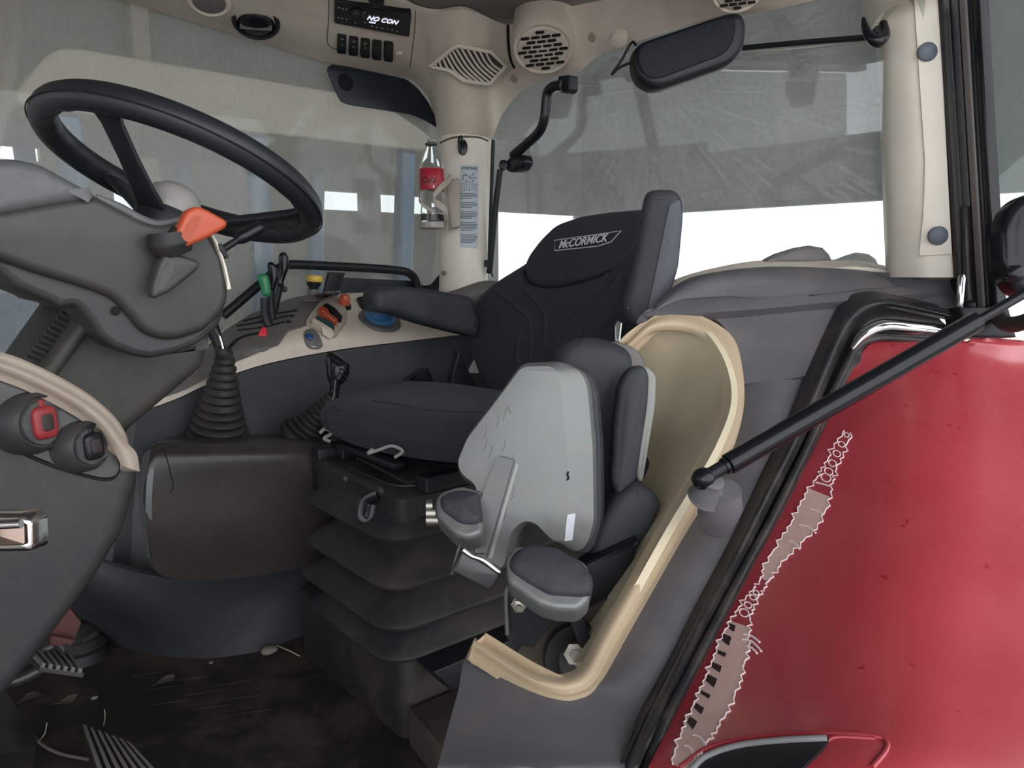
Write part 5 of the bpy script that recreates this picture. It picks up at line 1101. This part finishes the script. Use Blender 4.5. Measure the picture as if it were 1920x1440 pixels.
lathe('cola_remnant', bb, (0, 0, 1), [(.029 * s_, .018), (.029 * s_, .034), (.001, .0345)], COLA, bt, 32)
def curved_text(s, x0, y0, dx, size, sh=0):
    for i, ch in enumerate(s):
        c, n = hit(BLb, x0 + dx * i, y0); uu3 = ZZ.cross(n); text('label_script', ch, c + n * .0006, uu3, ZZ, size, BLACK, lb, shear=sh)
curved_text('Cola', 794, 338, 6.5, .021, .35)
c, n = hit(BLb, 813, 350); text('label_mark', '8', c + n * .0006, ZZ.cross(n), ZZ, .010, WHITE, lb)
ho = thing('bottle_holder', 'curved beige bottle holder clipped to the corner pillar', 'holder', (825, 430, 2.02))
HB = M('holder_taupe_plastic', (.36, .31, .26), .45)
slab('holder_plate', P(rnd([(838, 336), (862, 334), (862, 424), (846, 428), (840, 380)], 3), 2.06), .02, HB, ho, r=.003)
def arm_strip(pts, w_, nm='holder_arm'):
    c = spline([Vector((x, y, d)) for x, y, d in pts], 6); A_ = [(q.x, q.y - w_, q.z) for q in c]; B2 = [(q.x, q.y + w_, q.z) for q in c]
    sheet(nm, [A_, B2], HB, ho, t=.003, nu=1, nv=1)
arm_strip([(846, 333, 2.03), (838, 342, 2.01), (826, 352, 1.99), (814, 366, 1.98), (812, 374, 1.98), (822, 384, 1.98), (834, 394, 1.99), (838, 410, 2.01), (836, 426, 2.02)], 7)
arm_strip([(786, 362, 2.03), (786, 376, 1.985), (798, 388, 1.98), (815, 397, 1.98)], 3.5)
lathe('holder_cup', bb - ZZ * .004, (0, 0, 1), [(.030 * s_, 0), (.0355 * s_, .004), (.0355 * s_, .018), (.0335 * s_, .018), (.0335 * s_, .006), (.001, .005)], M('clear_taupe_plastic', (.30, .26, .22), .25), ho, 36)
# hook on the near pillar
nh = thing('coat_hook', 'curved black hook at the top of the pillar by the open door', 'hook', (1645, 60, 1.30))
p = pt((1646, 62, 1.31))
slab('hook_plate', P(ell(1650, 66, 12, 20, 20, -8), 1.30), .01, BLACK, nh, r=.002)
tube('hook_claw', [(1656, 44, 1.285), (1658, 66, 1.27), (1646, 78, 1.26), (1630, 68, 1.265), (1622, 50, 1.275), (1619, 34, 1.28)], [.007, .0095, .010, .008, .006, .003], BLACKG, nh, n=14)

# ------------------------------------------------------------------ floor: pedals and litter
PEDM = M('worn_pedal_rubber', (.11, .105, .095), .55, dust=.4, dcol=(.2, .17, .14), ds=20)
def pedal(nm, lab, A_, B_, C_, D_, z0, z1, ribs, skip=None, rise=0):
    """quad A-B top edge, D-C bottom edge (pixels), heights z0 (A,B) z1 (C,D): plate with raised ribs"""
    a, b, c, d = (pt(A_ + ('Z', z0)), pt(B_ + ('Z', z1)), pt(C_ + ('Z', z1)), pt(D_ + ('Z', z0)))
    th = thing(nm, lab, 'pedal', (a + c) / 2 - ZZ * .02)
    nn = (b - a).cross(d - a).normalized(); nn = nn if nn.z > 0 else -nn
    pp_ = slab('pedal_plate', [a, b, c, d], .008, RUBBER, th, r=.001, n=nn, cam_side=False)
    for i in range(ribs):
        f0 = (i + .12) / ribs; f1 = (i + .62) / ribs
        q = [a.lerp(b, f0), a.lerp(b, f1), d.lerp(c, f1), d.lerp(c, f0)]
        slab('pedal_rib', [x + nn * .007 for x in q], .008, PEDM, pp_, r=.001, n=nn, cam_side=False)
    tube('pedal_arm', [(b + c) / 2 - nn * .008, (b + c) / 2 + Vector((-.10, 0, -.03)), (b + c) / 2 + Vector((-.25, 0, .02))], .012, DSTEEL, th, n=10)
    return th
pedal('brake_pedal', 'ribbed grey pedal pad on the muddy floor by the front edge', (155, 1364), (250, 1400), (318, 1470), (190, 1470), .09, .09, 7)
pedal('clutch_pedal', 'ribbed pedal pad half hidden behind the dark dash panel', (50, 1225), (96, 1180), (158, 1262), (75, 1250), .16, .13, 6)
pedal('clutch_pedal', 'narrow upper pedal pad tucked beside the dull red box', (88, 1190), (98, 1176), (130, 1216), (118, 1222), .17, .165, 3)
rb = thing('red_box', 'dull red box lying at the foot of the grey skirt', 'box', (120, 1190, 'Z', .02))
slab('box_side', [pt((x, y, 'Y', 1.50)) for x, y in ((95, 1165), (126, 1133), (153, 1167), (140, 1200), (95, 1205))], .05, M('dull_red_card', (.06, .007, .007), .6, dust=.3), rb, r=.002)
slab('box_flap', [pt((x, y, 'Y', 1.48)) for x, y in ((95, 1192), (140, 1200), (132, 1212), (95, 1210))], .01, bpy.data.materials['dull_red_card'], rb, r=.001)
kb = thing('pedal_boot', 'crumpled black rubber boot beside the red box', 'boot', (150, 1230, 'Z', 0))
lathe('boot_body', pt((150, 1232, 'Z', .0)), (0, 0, 1), [(.055, 0), (.05, .02), (.055, .03), (.042, .045), (.045, .055), (.03, .07), (.001, .075)], RUBBER, kb, 24)
tube('boot_tab', [pt((160, 1200, 'Z', .06)), pt((178, 1190, 'Z', .075))], [.008, .006], RUBBER, kb, n=10)
def stone(x, y, r, mat, lab, nm='pebble', seed=0):
    c = pt((x, y, 'Z', .001)); bm = bmesh.new(); bmesh.ops.create_icosphere(bm, subdivisions=3, radius=r); rg = random.Random(seed)
    k = [Vector((rg.uniform(-1, 1), rg.uniform(-1, 1), rg.uniform(-1, 1))) for _ in range(5)]
    for v in bm.verts:
        q = v.co.normalized(); s = 1 + .12 * sum(math.sin(3 * q.dot(w)) for w in k) / 2; v.co = Vector((v.co.x * s * 1.3, v.co.y * s, v.co.z * s * .6))
    bm.verts.ensure_lookup_table(); vs = [c + v.co + ZZ * r * .5 for v in bm.verts]; fs = [tuple(v.index for v in f.verts) for f in bm.faces]; bm.free()
    return tag(obj(nm, vs, fs, mat, None, 80), lab, 'pebble' if nm == 'pebble' else 'dirt')
PEB = M('dusty_pebble', (.16, .145, .12), .8)
stone(506, 1224, .014, PEB, 'pale oval pebble on the floor at the foot of the grey skirt', seed=3)
stone(396, 1244, .004, PEB, 'tiny pale stone chip on the muddy floor left of the oval pebble', seed=5)
stone(178, 1310, .005, PEB, 'small clod of pale dirt in the dark corner of the floor', 'dirt_clod', seed=8)
tag(tube('straw', [pt((518, 1210, 'Z', .004)), pt((540, 1219, 'Z', .006)), pt((562, 1230, 'Z', .004))], .0015, M('dry_straw', (.32, .27, .2), .7), None, n=6), 'pale dry straw on the floor against the seat pedestal', 'straw')
tag(tube('straw', [pt((194, 1360, 'Z', .002)), pt((197, 1345, 'Z', .02)), pt((196, 1330, 'Z', .035))], .0008, bpy.data.materials['dry_straw'], None, n=5), 'thin upright straw behind the ribbed pedal', 'straw')
tag(tube('straw', [pt((72, 1390, 'Z', .002)), pt((84, 1375, 'Z', .012)), pt((88, 1355, 'Z', .03))], .0009, bpy.data.materials['dry_straw'], None, n=5), 'curved pale straw near the mat edge in the dark front corner', 'straw')
LF = M('dry_leaf', (.05, .038, .028), .8)
for i, (x, y, a, lab) in enumerate(((120, 1314, 0, 'crumpled dry leaf on the dark floor between the two pedals'), (310, 1275, .4, 'flat brown leaf shred lying in front of the skirt'), (60, 1305, .9, 'pale torn scrap beside the dark pillar foot'))):
    c = pt((x, y, 'Z', .004)); vs = [c + Vector((math.cos(t + a) * .022 * (1 + .3 * math.sin(3 * t)), math.sin(t + a) * .010, .004 * math.sin(2 * t))) for t in [k * math.pi / 6 for k in range(12)]]
    tag(slab('dry_leaf', vs, .001, LF, None, r=0, n=ZZ, cam_side=False), lab, 'leaf')
# raised tread ridges worn into the mat
for i in range(9):
    x = 250 + (i % 3) * 70 + i * 6; y = 1268 + i * 9; a = pt((x, y, 'Z', 0)); b = pt((x + 70, y - 10, 'Z', 0))
    tube('mat_ridge', [a, a.lerp(b, .5) + ZZ * .0005, b], .0013, MAT, FLOOR, n=6)
# mat edge and foot of the front pillar
me_ = thing('mat_edge', 'dark curved step edge in the lower front corner', 'edge', (60, 1390, 'Z', 0))
slab('kick_plate', [pt(q) for q in ((-80, 1240, 'Z', .24), (10, 1290, 'Z', .16), (34, 1330, 'Z', .10), (72, 1386, 'Z', .03), (60, 1460, 'Z', .03), (-80, 1460, 'Z', .1))], .02, RUBBER, me_, r=.003)
tube('mat_bead', [pt(q) for q in ((10, 1300, 'Z', .012), (34, 1345, 'Z', .010), (72, 1390, 'Z', .008), (110, 1412, 'Z', .006), (165, 1424, 'Z', .006))], .0028, M('worn_bead', (.10, .09, .075), .7), me_, n=8)
